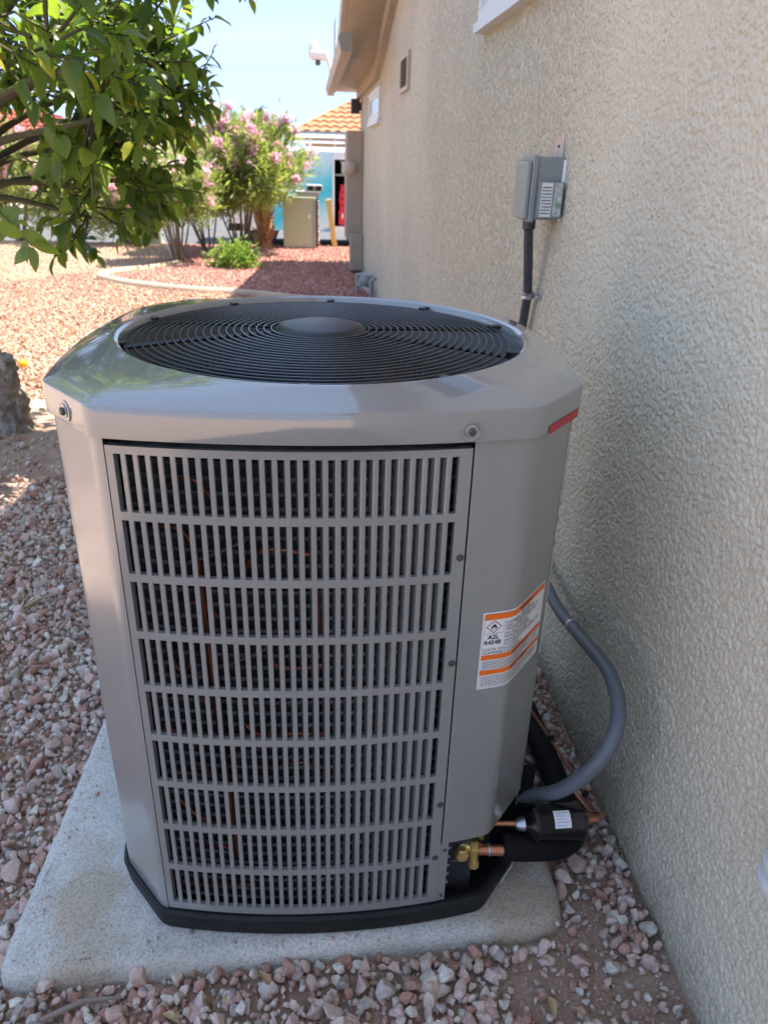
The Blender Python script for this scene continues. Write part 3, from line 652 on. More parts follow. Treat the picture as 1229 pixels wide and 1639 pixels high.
# ---- valve, filter drier, lines
vb = thing('service_valve', 'brass service valve with copper stub in the open corner of the unit', 'valve', (.300, 1.115, ZP+.045))
def part(o, par): o.parent = par; o.matrix_parent_inverse = Matrix.Translation(-par.location); return o
VX, VY, VZ = .302, 1.100, .190
part(MB().tube([(VX-.035, VY+.03, VZ), (VX-.012, VY+.012, VZ), (VX+.03, VY-.005, VZ)], [.016, .017, .014], 14).build('valve_body', M_brass, smooth=40), vb)
part(MB().lathe([(.012, 0), (.015, .004), (.015, .018), (.012, .021), (.001, .0215)], 6, trl(VX-.008, VY-.008, VZ+.003) @ rot('X', 80)).build('hex_cap', M_brass), vb)
part(MB().lathe([(.009, 0), (.009, .02), (.0115, .022), (.0115, .036), (.006, .04)], 10, trl(VX+.022, VY-.002, VZ-.008) @ rot('X', 165)).build('service_port', M_brass, smooth=35), vb)
part(MB().tube([(VX+.025, VY-.005, VZ), (VX+.09, VY-.01, VZ-.003)], .0115, 14).build('copper_stub', M_copper, smooth=40), vb)
part(MB().lathe([(.0155, 0), (.0185, .002), (.0185, .016), (.0155, .018)], 6, trl(VX+.012, VY-.001, VZ) @ rot('Z', -7) @ rot('Y', 90)).build('flare_nut', M_brass), vb)
part(MB().lathe([(.0125, 0), (.0135, .001), (.0135, .005), (.0125, .006)], 16, trl(VX+.05, VY-.006, VZ-.001) @ rot('Z', -7) @ rot('Y', 90)).build('solder_joint', M_steel, smooth=40), vb)
part(MB().box((VX-.035, VY-.005, ZP+.021), (VX+.02, VY+.05, VZ-.03)).build('mounting_foot', M_screw, bevel=.003), vb)
lv = thing('liquid_valve', 'small brass liquid valve above the larger brass valve', 'valve', (.335, 1.15, .17))
part(MB().tube([(.325, 1.16, .225), (.345, 1.13, .233), (.365, 1.118, .236)], .008, 12).build('valve_body', M_brass, smooth=40), lv)
part(MB().lathe([(.006, 0), (.006, .012), (.009, .014), (.009, .034), (.005, .037)], 6, trl(.342, 1.125, .228) @ rot('X', 172)).build('service_port', M_brass), lv)
part(MB().tube([(.36, 1.12, .236), (.40, 1.118, .234), (.43, 1.118, .231)], .0058, 10).build('copper_stub', M_copper, smooth=40), lv)
part(MB().tube([(.332, 1.155, .165), (.332, 1.15, .222)], .007, 10).build('stem', M_brass, smooth=40), lv)
fd = thing('filter_drier', 'black cylindrical filter drier with small white label beside the unit', 'filter drier', (.49, 1.125, .18))
MX = trl(.425, 1.118, .231) @ rot('Z', 3) @ rot('Y', 93)
part(MB().lathe([(.008, -.002), (.012, .004), (.030, .014), (.0375, .022), (.039, .03), (.0375, .034), (.0375, .122), (.0395, .126), (.0395, .132), (.03, .138), (.012, .146), (.007, .15)], 36, MX).build('canister', mat('drier_black', (.006, .006, .007), .22), smooth=30), fd)
part(MB().lathe([(.009, -.012), (.013, -.006), (.016, .006), (.008, .01)], 16, MX).build('end_fitting', M_steel, smooth=40), fd)
part(MB().tube([MX @ Vector((0, 0, .145)), MX @ Vector((0, 0, .17)), (.625, 1.16, .2), (.645, 1.25, .10), (.63, 1.4, .06)], .006, 8).build('copper_stub', M_copper, smooth=40), fd)
lbm = MB()
for z in (.062, .098):
    for a in np.linspace(-172, -118, 6): lbm.v.append(MX @ Vector((.0382*math.cos(math.radians(a)), .0382*math.sin(math.radians(a)), z)))
lbm.f = [(i, i+1, i+7, i+6) for i in range(5)]
lo = part(lbm.build('label', M_white), fd)
dl = MB()
for r_i in range(5):
    a = math.radians(-165+r_i*9.5); b_ = a+.035; z0_ = .066; z1_ = .094 - .006*(r_i % 3)
    dl.add([MX @ Vector((.0386*math.cos(q), .0386*math.sin(q), z)) for q, z in ((a, z0_), (b_, z0_), (b_, z1_), (a, z1_))], [(0, 1, 2, 3)])
part(kind(dl.build('print', mat('faint_print', (.35, .42, .6), .5)), 'stuff'), fd)
il = MB().tube(spline([(.385, 1.107, .185), (.44, 1.105, .178), (.52, 1.12, .163), (.575, 1.19, .125), (.598, 1.32, .085), (.605, 1.5, .065), (.60, 1.75, .06), (.60, 2.1, .06)], 6), .031, 14).build('insulated_line', M_foam, smooth=50)
tag(il, 'thick black foam insulated refrigerant line under the filter drier', 'pipe')
wr_ = MB().tube(spline([(.47, 1.62, .30), (.545, 1.50, .22), (.612, 1.36, .155), (.635, 1.24, .14), (.63, 1.18, .17), (.56, 1.16, .215)], 6), .0042, 7).build('control_cable', M_wire, smooth=60)
tag(wr_, 'thin reddish brown cable tied along the black line', 'cable')
for p in ((.585, 1.42, .185), (.628, 1.27, .148)):
    t = MB().lathe([(.006, 0), (.008, .002), (.008, .006), (.006, .008)], 10, trl(*p) @ rot('X', 60)).build('cable_tie', M_black); t.parent = wr_
wh = thing('flexible_conduit', 'grey flexible electrical conduit looping from the unit to the wall', 'conduit', (.45, 1.24, .06))
wp = spline([(.42, 1.27, .195), (.45, 1.215, .21), (.515, 1.153, .285), (.575, 1.13, .383), (.617, 1.163, .458), (.642, 1.284, .484), (.662, 1.54, .418), (.67, 1.76, .378), (.675, 2.05, .42), (.68, 2.30, .62), (.69, 2.44, .86), (.695, 2.465, .99)], 10)
ring = []; rr = []
for i, p in enumerate(wp): ring.append(p); rr.append(.0162)
part(MB().tube(ring, rr, 16).build('hose', M_grayc, smooth=60), wh)
ci_ = 62; d = (wp[ci_+1]-wp[ci_]).normalized(); part(MB().lathe([(.0168, -.006), (.0185, -.006), (.0185, .006), (.0168, .006)], 20, Matrix.Translation(wp[ci_]) @ d.to_track_quat('Z', 'Y').to_matrix().to_4x4()).build('clamp', M_steel), wh)

# ---- disconnect box and its conduit on the wall
db = thing('disconnect_box', 'grey electrical disconnect box with hinged cover and white sticker on stucco', 'electrical box', (.67, 2.33, 1.34))
part(MB().box((.645, 2.285, 1.345), (XW-.003, 2.375, 1.512)).build('back_box', M_box, bevel=.004), db)
part(MB().box((.628, 2.280, 1.338), (.6445, 2.40, 1.515)).build('side_flange', M_box, bevel=.003), db)
part(MB().box((.612, 2.287, 1.345), (.6275, 2.408, 1.498)).build('cover', M_boxcover, bevel=.005), db)
part(MB().box((.648, 2.245, 1.352), (XW-.012, 2.2845, 1.448)).build('switch_housing', M_box, bevel=.003), db)
o = part(MB().box((.650, 2.2435, 1.356), (.681, 2.2447, 1.445)).build('sticker', M_white), db)
sm = MB(); rr_ = random.Random(2)
for i in range(9):
    x = .652
    while x < .678:
        l = rr_.uniform(.003, .008); sm.box((x, 2.2425, 1.364+i*.0085), (min(x+l, .679), 2.243, 1.367+i*.0085)); x += l+.002
part(kind(sm.build('print', M_ink), 'stuff'), db)
part(MB().box((.686, 2.2435, 1.358), (.709, 2.2447, 1.445)).build('sticker', mat('sticker_green', (.22, .30, .24), .4, var=(60, .9, (.75, .78, .76))), ), db)
cauk = MB(); z = 1.345; q = []
while z < 1.512: q.append((XW-.004, 2.281+rr_.uniform(-.003, .003), z)); z += .008
cauk.tube(q, [rr_.uniform(.004, .007) for _ in q], 8); part(cauk.build('caulk', M_white, smooth=60), db)
pm = MB().add([(XW-.0045, 2.31, 1.50), (XW-.0045, 2.41, 1.50), (XW-.0045, 2.40, 1.565), (XW-.0045, 2.32, 1.57)], [(0, 3, 2, 1)])
H(pm.build('bare_patch', M_patch))
H(MB().lathe([(.004, 0), (.004, .004)], 8, trl(XW-.008, 2.36, 1.54) @ rot('Y', 90)).build('screw_hole', M_dark))
cn = thing('wall_conduit', 'dark grey straight conduit running down the wall from the disconnect box', 'conduit', (.68, 2.4, .95))
part(MB().lathe([(.0165, 0), (.0195, .003), (.0195, .026), (.016, .029)], 18, trl(.652, 2.352, 1.313)).build('connector', M_pvc, smooth=35), cn)
part(MB().tube([(.652, 2.352, 1.315), (.668, 2.375, 1.22), (.69, 2.42, 1.11), (.695, 2.46, 1.0), (.695, 2.465, .985)], .0145, 16).build('pipe', M_pvc, smooth=50), cn)
cl = MB().lathe([(.0148, -.010), (.0195, -.010), (.0195, -.003), (.018, 0), (.0195, .003), (.0195, .010), (.0148, .010)], 20, trl(.69, 2.42, 1.112) @ rot('X', 14))
part(cl.build('clamp', M_steel, smooth=35), cn)
part(MB().box((.704, 2.37, 1.104), (XW-.002, 2.41, 1.118)).build('clamp_ear', M_steel, bevel=.003), cn)

# ---- white ribbed spout at the right edge
wv = MB().lathe([(.03, -.05)] + [(.044 + (.007 if (i//2) % 2 else -.002), -.046 + i*.0072) for i in range(17)] + [(.036, .075)], 28, trl(XW-.012, .722, .548) @ rot('Y', 4))
tag(wv.build('drain_fitting', mat('fitting_white', (.58, .57, .54), .45), smooth=35), 'white ribbed plastic fitting on the wall at the right edge of the photo', 'pipe fitting')

# ---- gas pipes, meter cabinet, boxes at the far corner
gm = thing('gas_pipes', 'grey gas riser pipes with regulator at the foot of the far wall', 'gas meter', (.6, 8.9, 0))
for pts in ([(.55, 9.25, 0), (.55, 9.25, .22), (.62, 9.1, .25), (.68, 8.9, .25)], [(.66, 8.55, 0), (.66, 8.55, .26), (.70, 8.5, .28)], [(.56, 9.2, .12), (.66, 8.6, .13)]):
    part(MB().tube(pts, .022, 8).build('pipe', M_box, smooth=50), gm)
part(MB().lathe([(.03, -.05), (.075, -.02), (.08, 0), (.075, .02), (.03, .05)], 14, trl(.62, 8.95, .19) @ rot('X', 90)).build('regulator', M_box, smooth=40), gm)
M_panel = mat('panel_paint', (.36, .30, .24), .5, var=(5, .4, (.31, .26, .21)))
mp_ = thing('meter_cabinet', 'tan electrical meter cabinet on the far corner of the house', 'electrical box', (.65, 11.6, .3))
part(MB().box((.50, 11.15, .42), (XW-.003, 11.75, 1.80)).build('cabinet', M_panel, bevel=.01), mp_)
part(MB().lathe([(.001, .09), (.055, .085), (.075, .07), (.08, 0), (.095, -.01), (.095, -.02)], 18, trl(.54, 11.14, 1.35) @ rot('X', 90)).build('meter_dome', mat('meter_tan', (.45, .38, .30), .3), smooth=35), mp_)
part(MB().tube([(.60, 11.3, .42), (.60, 11.3, 0)], .03, 10).build('conduit', M_panel, smooth=50), mp_)
jb = MB().box((.545, 10.9, .05), (XW-.003, 11.2, .52)).build('junction_box', M_panel, bevel=.01)
tag(jb, 'small tan utility box low on the far wall under the meter cabinet', 'utility box')
wc = thing('wall_lamp', 'small dark box lamp under the eave at the house corner', 'lamp', (.66, 11.7, 2.05))
part(MB().box((.58, 11.6, 2.02), (.70, 11.78, 2.20)).build('housing', mat('lamp_dark', (.03, .032, .035), .4), bevel=.01), wc)
part(MB().box((.70, 11.65, 2.06), (XW-.002, 11.73, 2.16)).build('bracket', M_screw), wc)
fl_ = thing('floodlight', 'white floodlight with sensor on an arm beyond the gutter', 'floodlight', (.25, 12.3, 2.7))
part(MB().lathe([(.085, -.10), (.09, -.09), (.075, .08), (.055, .10), (.001, .105)], 16, trl(.09, 12.3, 2.83)).build('head', M_win, smooth=40), fl_)
part(MB().box((.03, 12.2, 2.70), (.29, 12.4, 2.81)).build('housing', M_win, bevel=.03, seg=3), fl_)
part(MB().lathe([(.001, -.04), (.03, -.035), (.04, 0), (.03, .03)], 12, trl(.14, 12.3, 2.67)).build('sensor', M_screw, smooth=40), fl_)
part(MB().tube([(.26, 12.3, 2.75), (.30, 12.3, 2.68), (.33, 12.28, 2.55), (.37, 12.25, 2.42)], .035, 8).build('arm', M_win, smooth=40), fl_)

# ------------------------------------------------------------------ gravel: real stones, instanced
import bmesh
def rocks(m, tagn, nproto=9, sub=2, seed=3):
    col = bpy.data.collections.new('stones_' + tagn); rg = np.random.default_rng(seed)
    for i in range(nproto):
        bm = bmesh.new(); bmesh.ops.create_icosphere(bm, subdivisions=sub, radius=1.0)
        pl = [(rg.normal(size=3), rg.uniform(.42, .82)) for _ in range(11)]; pl = [(p/np.linalg.norm(p), d) for p, d in pl]
        ph = rg.uniform(0, 6, 6); sc = np.array([1, rg.uniform(.7, .95), rg.uniform(.55, .8)])
        for v in bm.verts:
            p = np.array(v.co)
            for nrm, d in pl:
                e = p.dot(nrm) - d
                if e > 0: p = p - nrm*e*.96
            w_ = 1 + .07*math.sin(4*p[0]+ph[0]) + .07*math.sin(5*p[1]+ph[1]) + .06*math.sin(6*p[2]+ph[2]) + .04*math.sin(11*p[0]+9*p[1]+ph[3])
            v.co = Vector(p*w_*sc)
        me = bpy.data.meshes.new('stone'); bm.to_mesh(me); bm.free()
        me.polygons.foreach_set('use_smooth', [True]*len(me.polygons)); me.set_sharp_from_angle(angle=math.radians(26))
        me.materials.append(m); o = bpy.data.objects.new('stone', me); col.objects.link(o)
    return col
def gn_scatter(name, P, S, col, nproto, rg):
    me = bpy.data.meshes.new(name); n = len(P); me.vertices.add(n); me.vertices.foreach_set('co', P.astype(np.float32).ravel())
    a = me.attributes.new('rot', 'FLOAT_VECTOR', 'POINT'); a.data.foreach_set('vector', rg.uniform(0, 6.283, (n, 3)).astype(np.float32).ravel())
    a = me.attributes.new('scl', 'FLOAT_VECTOR', 'POINT'); a.data.foreach_set('vector', (S[:, None]*rg.uniform(.85, 1.15, (n, 3))).astype(np.float32).ravel())
    a = me.attributes.new('idx', 'INT', 'POINT'); a.data.foreach_set('value', rg.integers(0, nproto, n).astype(np.int32))
    o = bpy.data.objects.new(name, me); C.objects.link(o)
    ng = bpy.data.node_groups.new(name + '_scatter', 'GeometryNodeTree')
    ng.interface.new_socket('Geometry', in_out='INPUT', socket_type='NodeSocketGeometry'); ng.interface.new_socket('Geometry', in_out='OUTPUT', socket_type='NodeSocketGeometry')
    A = ng.nodes.new; gi = A('NodeGroupInput'); go = A('NodeGroupOutput'); ip = A('GeometryNodeInstanceOnPoints'); ci = A('GeometryNodeCollectionInfo'); mp = A('GeometryNodeMeshToPoints')
    ci.inputs['Collection'].default_value = col; ci.inputs['Separate Children'].default_value = True; ci.inputs['Reset Children'].default_value = True
    ip.inputs['Pick Instance'].default_value = True
    def at(nm, dt): q = A('GeometryNodeInputNamedAttribute'); q.data_type = dt; q.inputs['Name'].default_value = nm; return q.outputs['Attribute']
    k = ng.links.new
    e2r = A('FunctionNodeEulerToRotation'); k(at('rot', 'FLOAT_VECTOR'), e2r.inputs[0])
    k(gi.outputs[0], mp.inputs['Mesh']); k(mp.outputs[0], ip.inputs['Points']); k(ci.outputs[0], ip.inputs['Instance']); k(at('idx', 'INT'), ip.inputs['Instance Index'])
    k(e2r.outputs[0], ip.inputs['Rotation']); k(at('scl', 'FLOAT_VECTOR'), ip.inputs['Scale']); k(ip.outputs[0], go.inputs[0])
    o.modifiers.new('scatter', 'NODES').node_group = ng
    return kind(o, 'stuff')
def vnoise(P, f, seed):
    q = np.random.default_rng(seed).uniform(0, 6.28, 8)
    return (np.sin(P[:, 0]*f+q[0]+1.7*np.sin(P[:, 1]*f*.7+q[1])) + np.sin(P[:, 1]*f*1.3+q[2]+1.3*np.sin(P[:, 0]*f*.9+q[3])) + .6*np.sin((P[:, 0]+P[:, 1])*f*2.1+q[4]))/2.6
def jgrid(x0, x1, y0, y1, st, rg):
    X, Y_ = np.meshgrid(np.arange(x0, x1, st), np.arange(y0, y1, st)); P = np.stack([X.ravel(), Y_.ravel()], 1)
    return P + rg.uniform(-.55*st, .55*st, P.shape)
def inpoly(P, poly):
    poly = np.array(poly); n = len(poly); ins = np.zeros(len(P), bool)
    for i in range(n):
        a, b = poly[i], poly[(i+1) % n]
        c = ((a[1] > P[:, 1]) != (b[1] > P[:, 1])) & (P[:, 0] < (b[0]-a[0])*(P[:, 1]-a[1])/(b[1]-a[1]+1e-12)+a[0]); ins ^= c
    return ins
rg = np.random.default_rng(5)
curb_path = spline([(.72, 8.2, 0), (-.1, 8.75, 0), (-.82, 9.13, 0), (-1.5, 9.33, 0), (-2.2, 9.72, 0), (-2.68, 10.25, 0), (-2.6, 10.75, 0), (-2.2, 11.2, 0), (-1.9, 11.9, 0), (-2.2, 13.0, 0), (-2.6, 14.2, 0)], 10)
bed_poly = [(p.x, p.y) for p in curb_path] + [(.72, 14.3)]
pale_poly = [(-2.3, 14.3), (-2.05, 12.4), (-2.5, 11.3), (-3.2, 10.3), (-4.6, 9.0), (-7, 8.2), (-14, 8), (-14, 14.3)]
# near field, in layers: big stones over small rubble
P = jgrid(-2.6, XW-.01, .55, 4.2, .0162, rg); S = (rg.lognormal(math.log(.0108), .40, len(P))*np.where(P[:, 1] < 1.35, 1.12, 1.0)).clip(.006, .030)
padk = np.array(cor); pin = inpoly(P, [(-.612-.012, .985-.012), (.520+.012, 1.012-.012), (.570, 2.17), (-.595, 2.17)])
hole = vnoise(P, 6.5, 3); right = (P[:, 0] > .02) & (P[:, 1] < 1.02); strip_ = (P[:, 0] > .53) & (P[:, 1] > 1.0)
soil_patch = ((P[:, 0]-.50)**2/.16**2 + (P[:, 1]-.90)**2/.07**2 < 1.0+.6*hole) | ((P[:, 0]-.585)**2/.045**2 + (P[:, 1]-1.06)**2/.13**2 < 1+.5*hole) | ((P[:, 0]-.68)**2/.06**2 + (P[:, 1]-.86)**2/.07**2 < .9+.6*hole)
trunkp = ((P[:, 0]+1.75)**2 + (P[:, 1]-4.1)**2 < (.75+.25*hole)**2) & (rg.random(len(P)) < .8)
keep = ~pin & ~(soil_patch & (rg.random(len(P)) < .6)) & ~trunkp & (P[:, 0] + S*.6 < XW)
P, S = P[keep], S[keep]; P3 = np.column_stack([P, S*rg.uniform(.2, .8, len(P)) + rg.uniform(0, .010, len(P))])
c9 = rocks(M_rock, 'pink')
o = gn_scatter('gravel', P3, S, c9, 9, rg); o['label'] = 'pink and grey crushed gravel around the concrete pad'
P = jgrid(-2.2, XW-.004, .6, 2.6, .0125, rg); pin = inpoly(P, [(-.622, .975), (.530, 1.002), (.575, 2.17), (-.60, 2.17)]); keep = ~pin & (rg.random(len(P)) < .62); P = P[keep]
S = rg.uniform(.0018, .0065, len(P)); o = gn_scatter('grit', np.column_stack([P, S*.4+.001]), S, c9, 9, rg); o['label'] = 'fine gravel grit in the soil between the larger stones'
q_ = []
while len(q_) < 260:
    x, y = rg.uniform(-.60, .51), rg.uniform(1.0, 1.9); e_ = min(x+.60, .51-x, y-.985)
    if e_ < .035+.06*rg.random()**3 and not (-.40 < x < .42 and y > 1.1): q_.append((x, y, ZP+.001))
S = rg.uniform(.0012, .0040, len(q_)); S[:16] = rg.uniform(.006, .010, 16)
o = gn_scatter('pad_grit', np.array(q_), S, c9, 9, rg); o['label'] = 'loose grit lying along the edges of the concrete pad'
# middle distance
P = jgrid(-9, XW-.02, 4.1, 14.3, .034, rg); ib = inpoly(P, bed_poly); ip_ = inpoly(P, pale_poly); vis = P[:, 0] > -.42*P[:, 1]-1.2
dc = np.min(np.linalg.norm(P[:, None, :2]-np.array([(p.x, p.y) for p in curb_path])[None, ::2], axis=2), axis=1) if len(P) < 60000 else np.min(np.stack([np.hypot(P[:, 0]-p.x, P[:, 1]-p.y) for p in curb_path]), axis=0)
P_t = (P[:, 0]+1.75)**2 + (P[:, 1]-4.1)**2 < .7
far = vis & (dc > .085) & ~P_t
for nm, msk, mm, lab in (('tan_gravel', far & ~ib & ~ip_, M_rocksun, 'sunlit tan pink gravel of the side yard'), ('pale_gravel', far & ip_ & ~ib, M_rockpale, 'pale sandy gravel along the far left of the yard'), ('red_gravel', far & ib, M_rockred, 'dark red gravel in the kerbed planting bed')):
    q = P[msk]; S = rg.lognormal(math.log(.017), .28, len(q)).clip(.009, .034)
    o = gn_scatter(nm, np.column_stack([q, S*rg.uniform(.1, .6, len(q))]), S, rocks(mm, nm, 6, 1, 9), 6, rg); o['label'] = lab
# twigs lying on the gravel
for i, (a, b) in enumerate((((-.52, .905, .03), (-.38, .935, .036)), ((-1.02, 2.35, .03), (-.95, 2.42, .03)))):
    d = Vector(b)-Vector(a); m_ = Vector(a)+d*.5+Vector((0, .012, .004))
    t = MB().tube([a, m_, b], [.006, .005, .003], 6).build('twig', mat('dry_twig' if i == 0 else 'pale_twig', (.26, .21, .17) if i == 0 else (.5, .42, .25), .85), smooth=60)
    tag(t, 'dry brown twig on the gravel before the pad corner' if i == 0 else 'short straw coloured twig on the gravel left of the unit', 'twig')
rl = np.random.default_rng(77); nl_ = 34; bl_ = np.column_stack([np.concatenate([rl.uniform(-1.5, -.66, 22), rl.uniform(-.3, .68, 12)]), np.concatenate([rl.uniform(1.0, 3.8, 22), rl.uniform(.75, .95, 12)]), np.full(nl_, .032)])
LITTER = (bl_, rl)
# kerb round the planting bed
kb = MB(); pr = [(-.05, -.02), (-.048, .03), (-.03, .05), (.028, .055), (.046, .035), (.05, -.02)]
for i, p in enumerate(curb_path):
    t = (curb_path[min(i+1, len(curb_path)-1)] - curb_path[max(i-1, 0)]).normalized(); nr = Vector((t.y, -t.x, 0))
    kb.v += [p + nr*x + Vector((0, 0, z)) for x, z in pr]
for i in range(len(curb_path)-1):
    for k in range(5): a = i*6+k; kb.f.append((a, a+6, a+7, a+1))
kb.f += [tuple(range(6)), tuple(range(len(kb.v)-1, len(kb.v)-7, -1))]
tag(kb.build('garden_kerb', M_curb, smooth=40), 'curved tan concrete kerb edging the planting bed', 'kerb')

# ------------------------------------------------------------------ plants
def leaf_shape(nl=5, w=.36, fold=.18, curl=.25, tip=1.0):
    V = []; F = []
    for i in range(nl+1):
        t = i/nl; hw = w*.5*(math.sin(PI*min(1, t**.8))**.85) if 0 < i < nl else .004
        z = -curl*t*t
        V += [(-hw, t, z + fold*hw*2), (0, t, z), (hw, t, z + fold*hw*2)]
    for i in range(nl):
        for k in (0, 1): a = i*3+k; F.append((a, a+1, a+4, a+3))
    return np.array(V), np.array(F)
def place_leaves(name, base, dirs, ups, size, tint, shape, mtl, parent=None):
    V0, F0 = shape; n = len(base)
    d = dirs/np.linalg.norm(dirs, axis=1)[:, None]; r = np.cross(d, ups); r /= (np.linalg.norm(r, axis=1)[:, None]+1e-9); u = np.cross(r, d)
    V = base[:, None] + size[:, None, None]*(V0[None, :, 0, None]*r[:, None] + V0[None, :, 1, None]*d[:, None] + V0[None, :, 2, None]*u[:, None])
    F = F0[None] + (np.arange(n)*len(V0))[:, None, None]
    me = npmesh(name, V.reshape(-1, 3), F.reshape(-1, F0.shape[1]), mtl, True)
    a = me.attributes.new('tint', 'FLOAT', 'POINT'); a.data.foreach_set('value', np.repeat(tint, len(V0)).astype(np.float32))
    o = bpy.data.objects.new(name, me); C.objects.link(o)
    if parent: o.parent = parent; o.matrix_parent_inverse = Matrix.Translation(-parent.location)
    return o
def unit(n, rg): v = rg.normal(size=(n, 3)); return v/np.linalg.norm(v, axis=1)[:, None]
CO = np.array([0, 0, CAMH])
def pix(Pw):
    c = (Pw-CO) @ CR; return np.column_stack([614.5+1200*c[:, 0]/c[:, 2], 819.5-1200*c[:, 1]/c[:, 2], c[:, 2]])

M_dry = leafmat('dry_leaf', (.30, .19, .09), (.46, .33, .17), (.55, .45, .25), .15, tg=(1, 1, 1, 1))
bl_, rl = LITTER; dl_ = rl.normal(size=(len(bl_), 3)); dl_[:, 2] = rl.uniform(-.1, .25, len(bl_))
lt_ = place_leaves('leaf_litter', bl_, dl_, np.tile([[0., 0, 1]], (len(bl_), 1))+rl.normal(0, .3, (len(bl_), 3)), rl.uniform(.018, .042, len(bl_)), rl.random(len(bl_)), leaf_shape(4, .42, .35, .3), M_dry)
kind(lt_, 'stuff'); lt_['label'] = 'dry brown leaves scattered on the gravel'
# ---- the citrus tree at the left
rg = np.random.default_rng(21)
ct_ = thing('citrus_tree', 'leafy citrus tree with large glossy leaves at the upper left', 'tree', (-1.74, 4.35, 0))
tr = [(-1.74, 4.35, -.05), (-1.72, 4.33, .12), (-1.80, 4.36, .35), (-1.90, 4.3, .7), (-2.05, 4.2, 1.1)]
tsp = spline(tr, 12); tb = MB().tube(tsp, [.088-.0004*i + .010*math.sin(i*.55) + (.035*max(0, 1-i/7)) for i in range(len(tsp))], 40)
tv = np.array(tb.v); nb = len(tv); aa = np.tile(np.arange(40)/40*2*PI, nb//40); hh = tv[:, 2]
rid = np.sin(aa*9+3*np.sin(hh*9)+hh*6)*.012 + np.sin(aa*17-hh*14)*.006 + npr.normal(0, .004, nb)
ctr = np.repeat(np.array([list(p) for p in tsp]), 40, axis=0); dd = tv-ctr; dd /= np.linalg.norm(dd, axis=1)[:, None]+1e-9
tb.v = [tuple(p) for p in tv + dd*rid[:, None]]
part(tb.build('trunk', M_bark, smooth=60), ct_)
sb_ = MB().tube(spline([(-1.74, 4.30, .18), (-1.68, 4.22, .36), (-1.665, 4.2, .46)], 8), [.07-.0012*i+.007*math.sin(i*1.3) for i in range(17)], 22)
sb_.v = [tuple(np.array(p) + npr.normal(0, .005, 3)) for p in sb_.v]
part(sb_.build('pruned_stub', M_bark, smooth=60), ct_)
lobes = [  # centre, radius, clusters
    ((-1.22, 3.55, 2.00), .38, 44), ((-.80, 4.10, 1.90), .25, 46), ((-.68, 4.15, 1.75), .20, 42), ((-.86, 4.05, 1.60), .25, 44), ((-1.22, 2.95, 1.98), .34, 34), ((-.92, 3.8, 1.40), .25, 28),
    ((-1.05, 3.2, 2.25), .38, 36), ((-.84, 3.85, 2.12), .24, 16), ((-1.78, 2.75, 2.05), .36, 18), ((-1.38, 2.50, 1.36), .14, 5), ((-1.36, 3.9, 1.80), .24, 20), ((-.93, 3.7, 1.68), .26, 30),
    ((-.66, 2.75, 1.63), .15, 9), ((-.74, 2.6, 1.76), .17, 10), ((-.66, 2.95, 1.86), .18, 12), ((-.95, 2.6, 1.80), .18, 9), ((-.75, 3.7, 2.68), .42, 50), ((-.95, 4.3, 2.62), .42, 44), ((-.60, 4.5, 2.55), .35, 30),
    ((-.80, 4.1, 1.40), .16, 12), ((-1.0, 3.8, 1.26), .17, 14),
    ((-2.2, 3.9, 2.4), .5, 36), ((-2.0, 4.5, 2.7), .7, 60), ((-1.3, 4.0, 2.8), .6, 60), ((-2.9, 4.3, 2.3), .55, 40), ((-2.2, 5.0, 2.45), .6, 46), ((-1.5, 3.2, 2.9), .5, 40), ((-2.3, 3.2, 2.7), .5, 40)]
LBs, LD, LU, LS, LT = [], [], [], [], []
for (c, R, ncl) in lobes:
    c = np.array(c); hub_ = Vector(c) - Vector((0, 0, R*.3))
    st = Vector((-2.05, 4.2, 1.1)); mid = st.lerp(hub_, .5) + Vector((0, 0, .12)); 
    part(MB().tube(spline([st, mid, hub_], 5), [.024-.0016*i for i in range(11)], 7).build('limb', M_twig, smooth=60), ct_)
    tw = MB()
    for j in range(ncl):
        dv = unit(1, rg)[0]; rad = R*rg.uniform(.25, 1.0)**.6; p0 = c + dv*rad*np.array([1, 1, .9])
        out = dv*.7 + rg.normal(0, .45, 3) + np.array([0, 0, .15]); out /= np.linalg.norm(out); Lt = rg.uniform(.10, .22)
        st_ = c*.6+p0*.4 if rad > R*.4 else c
        tw.tube([st_, p0, p0+out*Lt], [.006, .004, .0022], 5, False)
        nl = rg.integers(6, 11)
        for k in range(nl):
            t = (k+.5)/nl; b = p0 + out*Lt*t; a = k*2.4+rg.uniform(-.4, .4)
            e1_ = np.cross(out, [0.13, .2, 1.]); e1_ /= np.linalg.norm(e1_); e2_ = np.cross(out, e1_)
            d = (e1_*math.cos(a)+e2_*math.sin(a))*rg.uniform(.7, 1.1) + out*rg.uniform(.3, .9) + np.array([0, 0, rg.uniform(-.75, .05)])
            LBs.append(b); LD.append(d); LU.append(np.array([rg.normal(0, .35), rg.normal(0, .35), 1.])); LS.append(rg.choice([rg.uniform(.04, .065), rg.uniform(.07, .108)], p=[.4, .6])); LT.append(min(1., rg.beta(1.5, 2.0)*.80 if rg.random() < .965 else rg.uniform(.86, 1.)))
    part(tw.build('twigs', M_twig, smooth=60), ct_)
